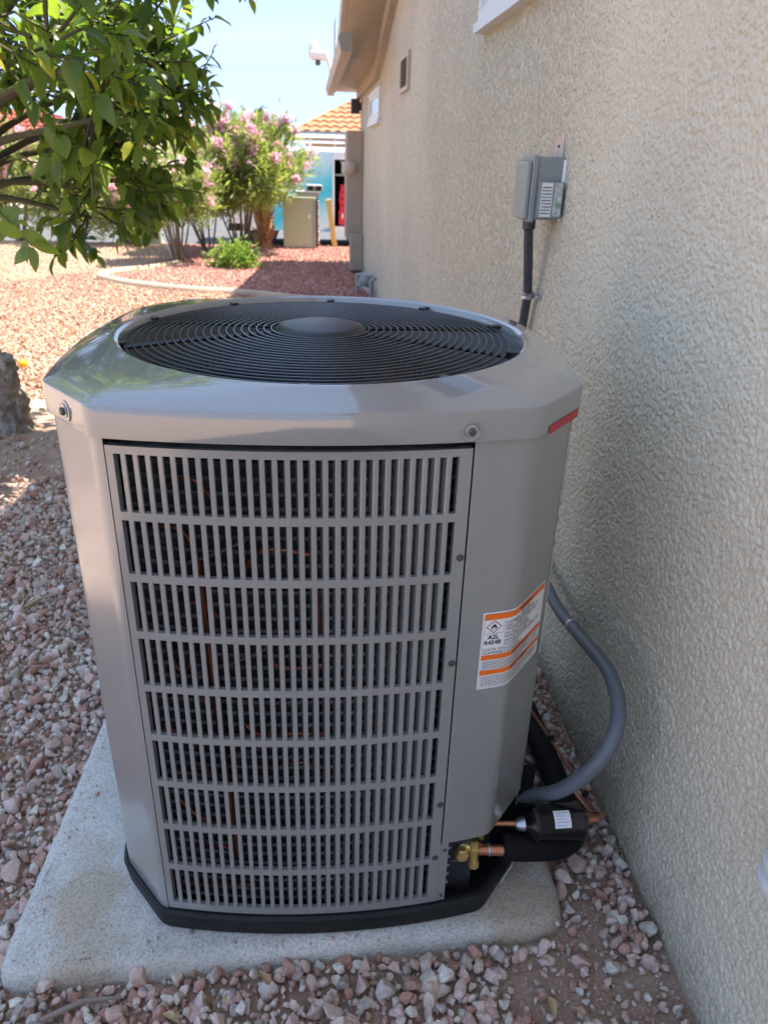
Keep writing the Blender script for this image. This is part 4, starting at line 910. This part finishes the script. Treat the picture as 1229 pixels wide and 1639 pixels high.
# the low sprig that hangs nearest the camera
sp = spline([(-1.45, 3.3, 1.50), (-1.12, 2.65, 1.41), (-.95, 2.5, 1.345), (-.85, 2.40, 1.285), (-.79, 2.35, 1.235)], 5)
part(MB().tube(sp, [.006-.00025*i for i in range(len(sp))], 6).build('limb', M_twig, smooth=60), ct_)
for i, (k, dx, dz) in enumerate(((15, .01, -1.), (13, -.15, -.9), (14, .5, -.15), (11, .35, -.1), (12, -.4, .3), (9, .5, .2), (8, -.2, -.8), (10, .1, .6), (6, .5, -.3), (5, -.3, .5), (15, -.7, -.35), (7, .6, .1), (4, .3, -.7), (3, -.3, .4), (2, .5, .3), (9, -.5, -.5))):
    LBs.append(np.array(sp[k+5])); LD.append(np.array([dx, rg.uniform(-.6, .3), dz])); LU.append(np.array([.7*rg.normal(), -1.0+.5*rg.normal(), .5])); LS.append(rg.uniform(.06, .09)); LT.append(rg.uniform(.45, .78))
LBs, LD, LU, LS, LT = map(np.array, (LBs, LD, LU, LS, LT))
px = pix(LBs + LD*.03); sz = LS/np.maximum(px[:, 2], .1); infr = (px[:, 0] > -10) & (px[:, 0] < 1229) & (px[:, 1] > -15) & (px[:, 2] > .3)
order = np.argsort(-np.where(infr, sz, 0)); near = order[:300]; rest = order[300:]
SH_L = leaf_shape(6, .50, .20, .26)
vmesh = []
for i in range(12):
    V0, F0 = leaf_shape(6, .43+.025*(i % 6), .08+.07*(i % 4), .05+.11*(i % 5))
    V0 = V0.copy(); V0[:, 0] += .05*((i % 3)-1)*V0[:, 1]**2; V0[:, 2] += .02*np.sin(V0[:, 1]*9+i)
    me = npmesh('leaf', V0, F0, M_leaf, True); tv = min(1., .03+i*.075) if i < 11 else .95
    a = me.attributes.new('tint', 'FLOAT', 'POINT'); a.data.foreach_set('value', np.full(len(V0), tv, np.float32)); vmesh.append((tv, me))
for i in near:
    d = Vector(LD[i]).normalized(); r = d.cross(Vector(LU[i])).normalized(); u = r.cross(d)
    me = min(vmesh, key=lambda q: abs(q[0]-LT[i]))[1]; o = bpy.data.objects.new('leaf', me); C.objects.link(o)
    s = LS[i]; M = Matrix(((r.x*s, d.x*s, u.x*s, LBs[i][0]), (r.y*s, d.y*s, u.y*s, LBs[i][1]), (r.z*s, d.z*s, u.z*s, LBs[i][2]), (0, 0, 0, 1)))
    o.parent = ct_; o.matrix_parent_inverse = Matrix.Translation(-ct_.location); o.matrix_basis = M
kind(place_leaves('foliage', LBs[rest], LD[rest], LU[rest], LS[rest], LT[rest], SH_L, M_leaf, ct_), 'stuff')
fr = MB().lathe([(.001, -.036), (.02, -.031), (.033, -.014), (.036, .004), (.031, .021), (.018, .033), (.001, .036)], 16)
f_o = fr.build('orange_fruit', mat('orange_peel', (.75, .33, .01), .45, bump=(90, .3, .003)), smooth=60, loc=(-2.13, 5.70, .04))
tag(f_o, 'fallen orange fruit on the gravel behind the tree trunk', 'orange')

# ---- oleanders
def oleander(label, loc, stems, height, spread, nleaf, nflow, seed, lean=(0, 0), crown_z=.45, group='pink flowering oleanders'):
    rg = np.random.default_rng(seed); t = thing('oleander', label, 'shrub', (*loc, 0), 0, group); st = MB(); tips = []
    for i in range(stems):
        a = rg.uniform(0, 6.28); rr = rg.uniform(.3, 1.)*spread; top = np.array([loc[0]+rr*math.cos(a)+lean[0], loc[1]+rr*math.sin(a)*.8+lean[1], height*rg.uniform(.75, 1.)*(1-.18*(rr/spread)**2)])
        b0 = np.array([loc[0]+.08*spread*math.cos(a), loc[1]+.08*spread*math.sin(a), -.03]); md = b0*.5+top*.5+np.array([rg.normal(0, .05), rg.normal(0, .05), .1])
        p = spline([b0, md, top], 5); st.tube(p, [.019-.0014*k for k in range(11)], 6, False)
        for q in p[5:]: tips.append((np.array(q), (top-md)))
        for k in range(4):
            s0 = np.array(p[rg.integers(4, 9)]); e = s0 + np.array([rg.normal(0, .16), rg.normal(0, .14), rg.uniform(.15, .45)])
            e[2] = min(e[2], height*1.02); st.tube([s0, (s0+e)/2+rg.normal(0, .02, 3), e], [.010, .007, .004], 5, False)
            tips += [(e, e-s0), ((e+s0)/2, e-s0), (e*.75+s0*.25, e-s0)]
    for k in range(int(60*spread/.6)):                    # twig ends all through the dome of the crown
        dv = unit(1, rg)[0]; q = np.array([loc[0]+lean[0], loc[1]+lean[1], height*(.5+.5*crown_z)]) + dv*rg.uniform(.35, 1.)**.6*np.array([spread*1.12, spread*.9, height*(.52-.5*crown_z)])
        st.tube([np.array([loc[0], loc[1], height*crown_z*.9])*.5+q*.5, q], [.006, .003], 5, False); tips += [(q, dv+np.array([0, 0, .9]))]*3
    tips = [q for q in tips if q[0][2] > height*crown_z]
    part(st.build('stems', M_stem, smooth=60), t)
    ix = rg.integers(0, len(tips), nleaf); B = np.array([tips[i][0] for i in ix]) + rg.normal(0, .085, (nleaf, 3)); D = np.array([tips[i][1]/np.linalg.norm(tips[i][1]) for i in ix]) + rg.normal(0, .62, (nleaf, 3))
    place_leaves('crown', B, D, unit(nleaf, rg)+np.array([0, 0, .8]), rg.uniform(.10, .18, nleaf), np.clip(rg.beta(2, 2, nleaf)*.85+(rg.random(nleaf) < .06)*.3, 0, 1), leaf_shape(2, .17, .12, .1), M_ole, t)
    hi = [q for q in tips if q[0][2] > height*.55]; nc = max(1, nflow//4); FB, FD, FT = [], [], []
    for c in range(nc):
        q = hi[rg.integers(0, len(hi))][0]; cc = q + (q-np.array([loc[0], loc[1], height*.6]))*.16 + np.array([0, -.09, .04]); tv = rg.uniform(0, .9)
        for f in range(9):
            fc = cc + rg.normal(0, .035, 3); nrm = unit(1, rg)[0]+np.array([0, -.5, .4]); a0 = rg.uniform(0, 6)
            e1_ = np.cross(nrm, [0, .1, 1.]); e1_ /= np.linalg.norm(e1_)+1e-9; e2_ = np.cross(nrm/np.linalg.norm(nrm), e1_)
            for k in range(5):
                a = a0+k*1.2566; FB.append(fc); FD.append(e1_*math.cos(a)+e2_*math.sin(a)+nrm*.25); FT.append(np.clip(tv+rg.normal(0, .1), 0, 1))
    FB, FD, FT = map(np.array, (FB, FD, FT)); nF = len(FB)
    place_leaves('flowers', FB, FD, np.tile([[0., 0, 1]], (nF, 1))+rg.normal(0, .3, (nF, 3)), rg.uniform(.034, .048, nF), FT, leaf_shape(2, .8, .05, -.1), M_petal, t)
    return t
oleander('bushy pink oleander with bare grey stems left in the kerbed bed', (-1.92, 11.75), 11, 1.42, .56, 5200, 260, 31, crown_z=.42, lean=(-.02, 0))
oleander('tall pink oleander in the bed next to the old green unit', (-1.14, 13.2), 11, 1.98, .98, 22000, 1500, 32, crown_z=.36, lean=(-.05, 0))
oleander('pink oleander standing at the back of the bed behind the low green shrub', (-1.62, 12.9), 6, 1.66, .60, 8000, 420, 33, crown_z=.38)
for i, (x, y, h, lab) in enumerate(((-4.0, 14.2, 1.45, 'pink oleander hedge plant behind the lowest citrus leaves'), (-5.0, 14.3, 1.75, 'pink oleander at the far left behind the white pole'), (-3.15, 14.1, 1.15, 'low pink oleander at the right end of the far hedge'))):
    oleander(lab, (x, y), 10, h, .66, 4800, 420, 41+i, crown_z=.08, group='pink flowering oleanders')
# ---- low green shrub
rg = np.random.default_rng(51); sh = thing('green_shrub', 'low bright green shrub in front of the oleanders', 'shrub', (-1.08, 11.4, 0))
n = 1500; dv = unit(n, rg); dv[:, 2] = np.abs(dv[:, 2]); rr = (rg.uniform(.45, 1, n)*(1+.28*np.sin(dv[:, 0]*7+dv[:, 2]*5)*np.cos(dv[:, 1]*6)))[:, None]; B = np.array([-1.08, 11.4, .02]) + dv*rr*np.array([.36, .3, .34])
place_leaves('crown', B, dv+rg.normal(0, .5, (n, 3)), unit(n, rg)+np.array([0, 0, 1]), rg.uniform(.05, .09, n), rg.beta(2, 2, n)*.9, leaf_shape(2, .4, .1, .2), M_shrub, sh)
sm = MB()
for i in range(14): a = rg.uniform(0, 6.28); sm.tube([(-1.08, 11.4, -.02), (-1.08+.2*math.cos(a), 11.4+.18*math.sin(a), .22)], [.008, .004], 5)
part(sm.build('stems', M_stem), sh)
# ---- palm with shaggy orange trunk
def palm(label, loc, h, r, nfr, fl, seed):
    rg = np.random.default_rng(seed); t = thing('palm_tree', label, 'palm', loc)
    b = MB(); pts = [(loc[0]+.03*math.sin(k*1.3), loc[1], loc[2]-.1+h*k/14) for k in range(15)]
    b.tube(pts, [r*(1.15-.3*k/14)+(.02 if k % 2 else 0) for k in range(15)], 12); b.v = [tuple(np.array(p)+rg.normal(0, .012, 3)) for p in b.v]
    part(b.build('trunk', M_fibre, smooth=20), t)
    bt = MB()
    for i in range(60):
        a = rg.uniform(0, 6.28); z = rg.uniform(.08, .98)*h; q = Vector((loc[0]+r*.95*math.cos(a), loc[1]+r*.95*math.sin(a), loc[2]+z)); bt.tube([q, q+Vector((.09*math.cos(a), .09*math.sin(a), .12))], [.03, .012], 5)
    part(bt.build('leaf_bases', M_fibre), t)
    FBs, FDs, FS = [], [], []; stx = MB()
    for i in range(nfr):
        a = rg.uniform(0, 6.28); e = rg.uniform(.1, 1.2); d = np.array([math.cos(a)*math.cos(e), math.sin(a)*math.cos(e), math.sin(e)]); b0 = np.array([loc[0], loc[1], loc[2]+h]); hub_ = b0+d*fl*.55
        stx.tube([b0, hub_], [.012, .008], 5)
        sd = np.cross(d, [0, 0, 1.]); sd /= np.linalg.norm(sd)+1e-9
        for k in range(15):
            w_ = (k-7)/7*1.35; FBs.append(hub_); FDs.append(d*math.cos(w_)+sd*math.sin(w_)+np.array([0, 0, -.12])); FS.append(fl*rg.uniform(.45, .6))
    part(stx.build('stalks', M_stem), t); FBs = np.array(FBs); FDs = np.array(FDs); n = len(FBs)
    place_leaves('crown', FBs, FDs, np.tile([[0., 0, 1]], (n, 1))+rg.normal(0, .2, (n, 3)), np.array(FS), rg.beta(2, 2, n)*.8, leaf_shape(3, .09, .2, .25), M_palm, t)
palm('short palm with shaggy orange trunk behind the tall oleander', (-.80, 13.95, 0), 1.0, .12, 7, .5, 61)
palm('dark green fan palm top rising above the tall oleander', (-1.75, 27.0, -.2), 2.35, .2, 22, .75, 62)
# ---- far round tree
rg = np.random.default_rng(71); ft = thing('round_tree', 'pale green round tree crown far off against the sky', 'tree', (-6.6, 36, -.2))
part(MB().tube([(-6.6, 36, -.3), (-6.5, 36, 1.2), (-6.6, 36, 2.0)], [.2, .15, .1], 8).build('trunk', M_bark, smooth=60), ft)
n = 6500; bl = [((-6.8, 36, 2.35), 1.05), ((-5.7, 36, 2.2), .75), ((-7.7, 36.3, 2.1), .8), ((-6.3, 35.5, 1.9), .9)]; B = []
for c, R in bl: d = unit(n//4, rg); B.append(np.array(c)+d*R*rg.uniform(.5, 1.02, (n//4, 1)))
B = np.vstack(B); n = len(B); place_leaves('crown', B, unit(n, rg), unit(n, rg)+np.array([0, 0, .6]), rg.uniform(.12, .22, n), rg.beta(2, 2, n)*.85, leaf_shape(2, .5, .1, .1), M_tree, ft)
# far trees closing the skyline on the left
for i, (x, y, R, lab) in enumerate(((-17, 48, 2.2, 'distant tree low on the skyline behind the citrus leaves'), (-24, 50, 2.6, 'distant tree beyond the left house'))):
    rg = np.random.default_rng(80+i); t = thing('distant_tree', lab, 'tree', (x, y, -.2))
    part(MB().tube([(x, y, -.3), (x, y, 2.)], [.2, .14], 7).build('trunk', M_bark), t); n = 1800; B = np.array([x, y, 2.2])+unit(n, rg)*R*rg.uniform(.5, 1, (n, 1))*np.array([1.3, 1, .7])
    place_leaves('crown', B, unit(n, rg), unit(n, rg), rg.uniform(.25, .4, n), rg.beta(2, 2, n)*.8, leaf_shape(2, .5, .1, .1), M_tree, t)

# ------------------------------------------------------------------ the discarded unit, board, bin and pole
M_sage = mat('sage_paint', (.40, .44, .33), .5, var=(6, .4, (.35, .39, .29)))
M_oldgrey = mat('old_grey', (.30, .31, .31), .5, var=(10, .5, (.22, .23, .23)))
ou = thing('old_air_conditioner', 'discarded sage green air conditioner with open coil side beside the van', 'air conditioner', (-.17, 14.15, 0))
part(MB().box((-.46, 13.85, .02), (.10, 14.43, .84)).build('cabinet', M_sage, bevel=.012), ou)
part(MB().box((.04, 13.843, .80), (.10, 13.849, .05)).build('corner_trim', M_oldgrey), ou)
part(MB().box((.101, 13.87, .06), (.15, 14.4, .80)).build('coil', M_coil), ou)
for i in range(15): part(MB().lathe([(.02, -.0), (.02, .02), (.012, .03)], 8, trl(.14, 13.866, .10+.048*i) @ rot('X', 90)).build('coil_bend', M_steel if i % 3 else M_copper, smooth=50), ou)
part(MB().box((-.03, 13.835, .50), (-.0, 13.849, .56)).build('label', M_white), ou)
part(MB().box((-.40, 13.83, .80), (.03, 13.85, .835)).build('cap_edge', M_sage, bevel=.004), ou)
o2 = thing('old_fan_section', 'grey fan section with dark openings lying on top of the discarded unit', 'machine part', (.02, 14.1, .84))
part(MB().box((-.25, 13.88, .841), (.17, 14.40, .93)).build('tray', M_oldgrey, bevel=.01), o2)
part(MB().box((-.06, 13.92, .931), (.22, 14.36, 1.03)).build('shroud', M_oldgrey, bevel=.02), o2)
for x0, x1 in ((-.03, .06), (.10, .20)): part(MB().box((x0, 13.914, .945), (x1, 13.919, 1.015)).build('opening', M_dark), o2)
bd = MB().box((-.045, -.02, 0), (.045, .02, .82), trl(.435, 14.25, -.005) @ rot('Y', -8) @ rot('X', 8)).build('wooden_board', mat('yellow_wood', (.62, .42, .14), .7, var=(8, .5, (.52, .34, .1))), bevel=.004)
tag(bd, 'yellow wooden board leaning beside the discarded unit', 'board')
bn = thing('utility_pedestal', 'pale green utility pedestal box behind the left oleander stems', 'utility box', (-2.75, 14.25, 0))
M_ped = mat('pedestal_green', (.36, .44, .40), .5)
part(MB().prism([(-.17, -.15), (.17, -.15), (.17, .15), (-.17, .15)], -.05, .42, trl(-2.75, 14.2, 0)).build('body', M_ped, bevel=.02), bn)
part(MB().box((-2.94, 14.03, .421), (-2.56, 14.37, .47)).build('lid', M_ped, bevel=.015), bn)
pl = MB().tube([(-5.75, 15.2, -.25), (-5.95, 15.2, 2.0)], .045, 10).build('white_pole', M_win, smooth=50); tag(pl, 'slim white pole standing behind the citrus leaves', 'pole')

# ------------------------------------------------------------------ the service van
VY0, VG = 15.9, -.19
van = thing('service_van', 'white service van with cyan swoosh wrap and its side door open', 'van', (.6, 16.8, VG))
def wrap():
    m = mat('van_wrap', (.78, .80, .82), .3, coat=.5); b = m.node_tree.nodes['Principled BSDF']; tc = N(m, 'ShaderNodeTexCoord'); sx = N(m, 'ShaderNodeSeparateXYZ'); lk(m, tc.outputs['Object'], sx.inputs[0])
    ns = N(m, 'ShaderNodeTexNoise', Scale=1.3, Detail=1.); lk(m, tc.outputs['Object'], ns.inputs['Vector'])
    a = N(m, 'ShaderNodeMath', operation='MULTIPLY_ADD'); a.inputs[1].default_value = -.55; lk(m, sx.outputs['X'], a.inputs[0]); lk(m, sx.outputs['Z'], a.inputs[2])
    c = N(m, 'ShaderNodeMath', operation='MULTIPLY_ADD'); c.inputs[1].default_value = .35; lk(m, ns.outputs['Fac'], c.inputs[0]); lk(m, a.outputs[0], c.inputs[2])
    r = ramp(m, [(0, (.02, .20, .55)), (.12, (.02, .20, .55)), (.16, (.58, .70, .75)), (.30, (.42, .68, .76)), (.48, (.03, .48, .66)), (.60, (.10, .56, .71)), (.72, (.40, .68, .76)), (.9, (.60, .74, .78))])
    mr = N(m, 'ShaderNodeMapRange'); mr.inputs['From Min'].default_value = -.1; mr.inputs['From Max'].default_value = 1.9; lk(m, c.outputs[0], mr.inputs['Value']); lk(m, mr.outputs[0], r.inputs[0]); lk(m, r.outputs[0], b.inputs['Base Color']); return m
M_wrap = wrap(); M_vw = mat('van_white', (.72, .73, .74), .3, coat=.5)
ZS, ZR = .12, 1.63
X0, X1, D0, D1 = -1.55, 3.1, .46, 1.5
def vp(o): return part(o, van)
vp(MB().box((-.9, VY0, ZS), (D0, VY0+.04, 1.55)).build('side_panel', M_wrap))
vp(MB().box((X0, VY0, ZS), (-.902, VY0+.04, 1.55)).build('side_panel', M_vw))
vp(MB().box((D1, VY0, ZS), (2.0, VY0+.04, 1.55)).build('side_panel', M_vw))
vp(MB().box((D0, VY0, 1.42), (D1, VY0+.04, 1.55)).build('door_header', M_vw))
vp(MB().box((D0-.02, VY0-.012, ZS+.12), (D0+.02, VY0-.001, 1.45)).build('door_pillar', M_vw))
vp(MB().box((D0, VY0-.03, ZS), (D1, VY0+.3, ZS+.10)).build('door_step', M_vw, bevel=.01))
roofp = [(VY0, 1.551), (VY0+.02, 1.60), (VY0+.10, ZR), (VY0+1.6, ZR), (VY0+1.68, 1.60), (VY0+1.7, 1.551)]
rb = MB(); k = len(roofp)
for x in (X0, 2.1): rb.v += [(x, y, z) for y, z in roofp]
rb.f = [tuple(range(k-1, -1, -1)), tuple(range(k, 2*k))] + [(i, (i+1) % k, k+(i+1) % k, k+i) for i in range(k)]
vp(rb.build('roof', M_vw, smooth=30))
vp(MB().box((X0, VY0+1.66, ZS), (2.0, VY0+1.70, 1.55)).build('side_panel', M_vw)); vp(MB().box((X0-.03, VY0, ZS), (X0-.001, VY0+1.7, 1.55)).build('rear_door', M_vw))
vp(MB().box((X0, VY0+.05, ZS+.0), (2.0, VY0+1.65, ZS+.05)).build('cargo_floor', M_dark)); vp(MB().box((-.2, VY0+1.2, ZS+.05), (2.0, VY0+1.22, 1.5)).build('shelf_back', M_dark))
hood = [(2.0, ZS), (3.1, ZS), (3.12, .62), (2.95, .82), (2.55, .92), (2.12, 1.55), (2.0, 1.55)]
hb = MB(); k = len(hood)
for y in (VY0+.01, VY0+1.69): hb.v += [(x, y, z) for x, z in hood]
hb.f = [tuple(range(k)), tuple(range(2*k-1, k-1, -1))] + [(i, k+i, k+(i+1) % k, (i+1) % k) for i in range(k)]
vp(hb.build('cab', M_vw, bevel=.03))
vp(MB().add([(2.05, VY0+.005, .98), (2.42, VY0+.005, .98), (2.12, VY0+.005, 1.42), (2.05, VY0+.005, 1.42)], [(0, 1, 2, 3)]).build('cab_window', M_glass))
M_tyre = mat('tyre', (.02, .02, .022), .8)
for x in (-.95, 2.35):
    wl = vp(MB().lathe([(.19, 0), (.30, .01), (.32, .04), (.32, .17), (.30, .2), (.19, .21)], 28, trl(x, VY0+.24, VG+.32) @ rot('X', 90)).build('wheel', M_tyre, smooth=40))
    MB().lathe([(.19, .02), (.19, .19), (.12, .2), (.03, .21)], 20, trl(x, VY0+.24, VG+.32) @ rot('X', 90)).build('rim', M_steel, wl, smooth=40).matrix_parent_inverse = Matrix.Translation(-van.location) @ trl(*van.location)
    vp(MB().lathe([(.19, 0), (.30, .01), (.32, .04), (.32, .17), (.30, .2), (.19, .21)], 28, trl(x, VY0+1.66, VG+.32) @ rot('X', 90)).build('wheel', M_tyre, smooth=40))
vp(MB().box((X0-.05, VY0-.02, ZS-.02), (X0+.25, VY0+1.72, ZS+.12)).build('rear_bumper', M_black, bevel=.02))
lr = thing('ladder_rack', 'white tubular ladder rack on the roof of the service van', 'roof rack', (.4, VY0+.8, ZR))
for y in (VY0+.12, VY0+1.55):
    for z in (ZR+.10, ZR+.2): part(MB().tube([(X0+.1, y, z), (1.95, y, z)], .016, 8).build('rail', M_vw, smooth=50), lr)
for i in range(8):
    x = X0+.15+i*.25*1.9
    part(MB().tube([(x, VY0+.12, ZR-.01), (x, VY0+.12, ZR+.21)], .014, 6).build('post', M_vw), lr); part(MB().tube([(x, VY0+.12, ZR+.2), (x, VY0+1.55, ZR+.2)], .016, 6).build('crossbar', M_vw), lr)
ld = thing('ladder', 'long metal ladder lying on the van roof rack', 'ladder', (.3, VY0+.5, ZR+.22))
for y in (VY0+.20, VY0+.58): part(MB().box((X0+.2, y, ZR+.20), (1.9, y+.03, ZR+.275)).build('rail', M_oldgrey), ld)
for i in range(11): part(MB().tube([(X0+.35+i*.3, VY0+.23, ZR+.24), (X0+.35+i*.3, VY0+.58, ZR+.24)], .015, 6).build('rung', M_oldgrey), ld)
pr_ = MB(); rr_ = random.Random(4)
for z, x0, x1 in ((1.31, .03, .22), (1.16, .05, .26), (1.02, .0, .14)):
    x = x0
    while x < x1: l = rr_.uniform(.012, .03); pr_.box((x, VY0-.004, z), (x+l, VY0-.001, z+.02)); x += l+.01
vp(pr_.build('side_lettering', mat('letter_grey', (.35, .42, .45), .5)))
M_redbox = mat('red_plastic', (.72, .02, .05), .4, var=(8, .4, (.6, .015, .035)))
crates = [((.565, .23), .30, .28, 'large red tool case on the van floor at the open side door'), ((.585, .515), .20, .12, 'red parts case directly on the large red tool case'), ((.57, .64), .23, .12, 'red parts case third from the bottom of the stack in the van'), ((.58, .765), .21, .11, 'red parts case second from the top of the stack in the van'), ((.60, .88), .18, .10, 'topmost red parts case of the stack in the van')]
for i, ((x, z), w_, h, lab) in enumerate(crates):
    t = thing('tool_case', lab, 'tool case', (x+w_/2, VY0+.25, z), 0, 'red cases stacked in the van')
    part(MB().box((x, VY0+.06, z), (x+w_, VY0+.46, z+h)).build('case', M_redbox, bevel=.012), t)
    part(MB().box((x+.01, VY0+.052, z+h*.62), (x+w_-.01, VY0+.059, z+h*.72)).build('seam', mat('dark_red', (.25, .01, .02), .5) if i == 0 else bpy.data.materials['dark_red']), t)
    for fx in (.2, .72): part(MB().box((x+w_*fx, VY0+.045, z+h*.5), (x+w_*(fx+.1), VY0+.0585, z+h*.8)).build('latch', bpy.data.materials['dark_red'] if i else M_white), t)
for i, (x, w_, h) in enumerate(((.86, .34, .30), (.88, .3, .25))):
    z = .23 + (0 if i == 0 else .305); tag(MB().box((x, VY0+.08, z), (x+w_, VY0+.5, z+h)).build('tool_case', M_redbox, bevel=.012), ('red case on the van floor right of the large tool case', 'red case stacked on the right hand case in the van')[i], 'tool case', 'red cases stacked in the van')
gb = thing('parts_bin', 'light grey parts bin on the shelf above the red cases', 'bin', (.72, VY0+.3, 1.15)); part(MB().box((.62, VY0+.12, 1.17), (.84, VY0+.5, 1.36)).build('body', M_win, bevel=.02), gb); part(MB().box((.60, VY0+.10, 1.361), (.86, VY0+.52, 1.39)).build('rim', M_win, bevel=.01), gb)
vp(MB().box((.5, VY0+.08, 1.135), (1.5, VY0+.55, 1.165)).build('shelf', M_oldgrey)); 

# ------------------------------------------------------------------ houses across the street
M_tile = mat('clay_tile', (.42, .19, .10), .85, spec=.2, var=(2.5, .8, (.33, .14, .075)), bump=(20, .3, .02))
M_tile2 = mat('red_clay_tile', (.34, .10, .065), .85, spec=.2, var=(2.5, .8, (.26, .08, .05)))
M_wall2 = mat('neighbour_stucco', (.42, .31, .21), .85, var=(2, .4, (.37, .27, .18)), bump=(40, .3, .01)); M_wall3 = mat('pink_stucco', (.46, .29, .21), .85, var=(2, .4, (.4, .26, .19)))
def tiles(a, b, c, d, cols, rows, m, nm, par, amp=.06):
    """a barrel-tile roof face: a-b along the eave, d-c along the ridge; real corrugation stepped in courses"""
    a, b, c, d = map(Vector, (a, b, c, d)); nrm = (b-a).cross(d-a).normalized(); mb = MB(); per = 6; W_ = cols*per
    for r in range(rows):
        for e in (0, 1):
            t = (r+e)/rows
            for i in range(W_+1):
                s = i/W_; p = (a.lerp(b, s)).lerp(d.lerp(c, s), t); mb.v.append(p + nrm*(amp*abs(math.sin(PI*i/per)) + (.05 if e == 0 else 0)))
    for r in range(rows*2-1):
        for i in range(W_): q = r*(W_+1)+i; mb.f.append((q, q+1, q+W_+2, q+W_+1))
    return part(mb.build(nm, m, smooth=50), par)
def nhouse(label, x0, x1, y, zE, zR, xr0, xr1, ov, wallm, tilem, cols, rows, dep=9., zg=-.1):
    t = thing('tile_roof_house', label, 'house', ((x0+x1)/2, y, zg))
    part(MB().box((x0, y, zg), (x1, y+dep, zE)).build('wall', wallm), t)
    part(MB().box((x0-ov, y-ov, zE-.02), (x1+ov, y+dep+ov, zE+.10)).build('fascia', M_trim), t)
    yr = y + dep*.5
    A, B, Cc, D = (x0-ov, y-ov, zE+.1), (x1+ov, y-ov, zE+.1), (xr1, yr, zR), (xr0, yr, zR)
    A2, B2 = (x0-ov, y+dep+ov, zE+.1), (x1+ov, y+dep+ov, zE+.1)
    tiles(A, B, Cc, D, cols, rows, tilem, 'roof', t); tiles(A2, A, D, D, cols, rows, tilem, 'roof', t); tiles(B, B2, Cc, Cc, cols, rows, tilem, 'roof', t); tiles(B2, A2, D, Cc, 8, 4, tilem, 'roof', t)
    part(MB().tube([A, D], .09, 8).build('hip_cap', tilem, smooth=50), t); part(MB().tube([B, Cc], .09, 8).build('hip_cap', tilem, smooth=50), t); part(MB().tube([D, Cc], .10, 8).build('ridge_cap', tilem, smooth=50), t)
    return t
h1 = nhouse('house with orange barrel tile hip roof behind the van', -.1, 14, 27., 2.0, 3.55, 2.2, 12, .45, M_wall2, M_tile, 46, 9)
for x in (1.0, 4.5):
    wv_ = part(MB().box((x, 26.94, .75), (x+1.3, 26.999, 1.75)).build('window', M_win), h1); q = part(MB().box((x+.06, 26.93, .81), (x+1.24, 26.938, 1.69)).build('pane', M_glass), h1)
h2 = nhouse('pinkish stucco house with red tile roof seen through the citrus leaves', -16, -6.9, 27., 1.55, 2.55, -13, -9.5, .5, M_wall3, M_tile2, 34, 7)
for x in (-9.2, -12.5):
    part(MB().box((x, 26.94, .4), (x+1.3, 26.999, 1.3)).build('window', M_win), h2); part(MB().box((x+.06, 26.93, .46), (x+1.24, 26.938, 1.24)).build('pane', M_glass), h2)
h3 = nhouse('low red roofed house on the skyline behind the tall oleander', -5.0, -1.3, 33., 1.45, 2.15, -3.8, -2.4, .4, M_wall2, M_tile2, 16, 5)
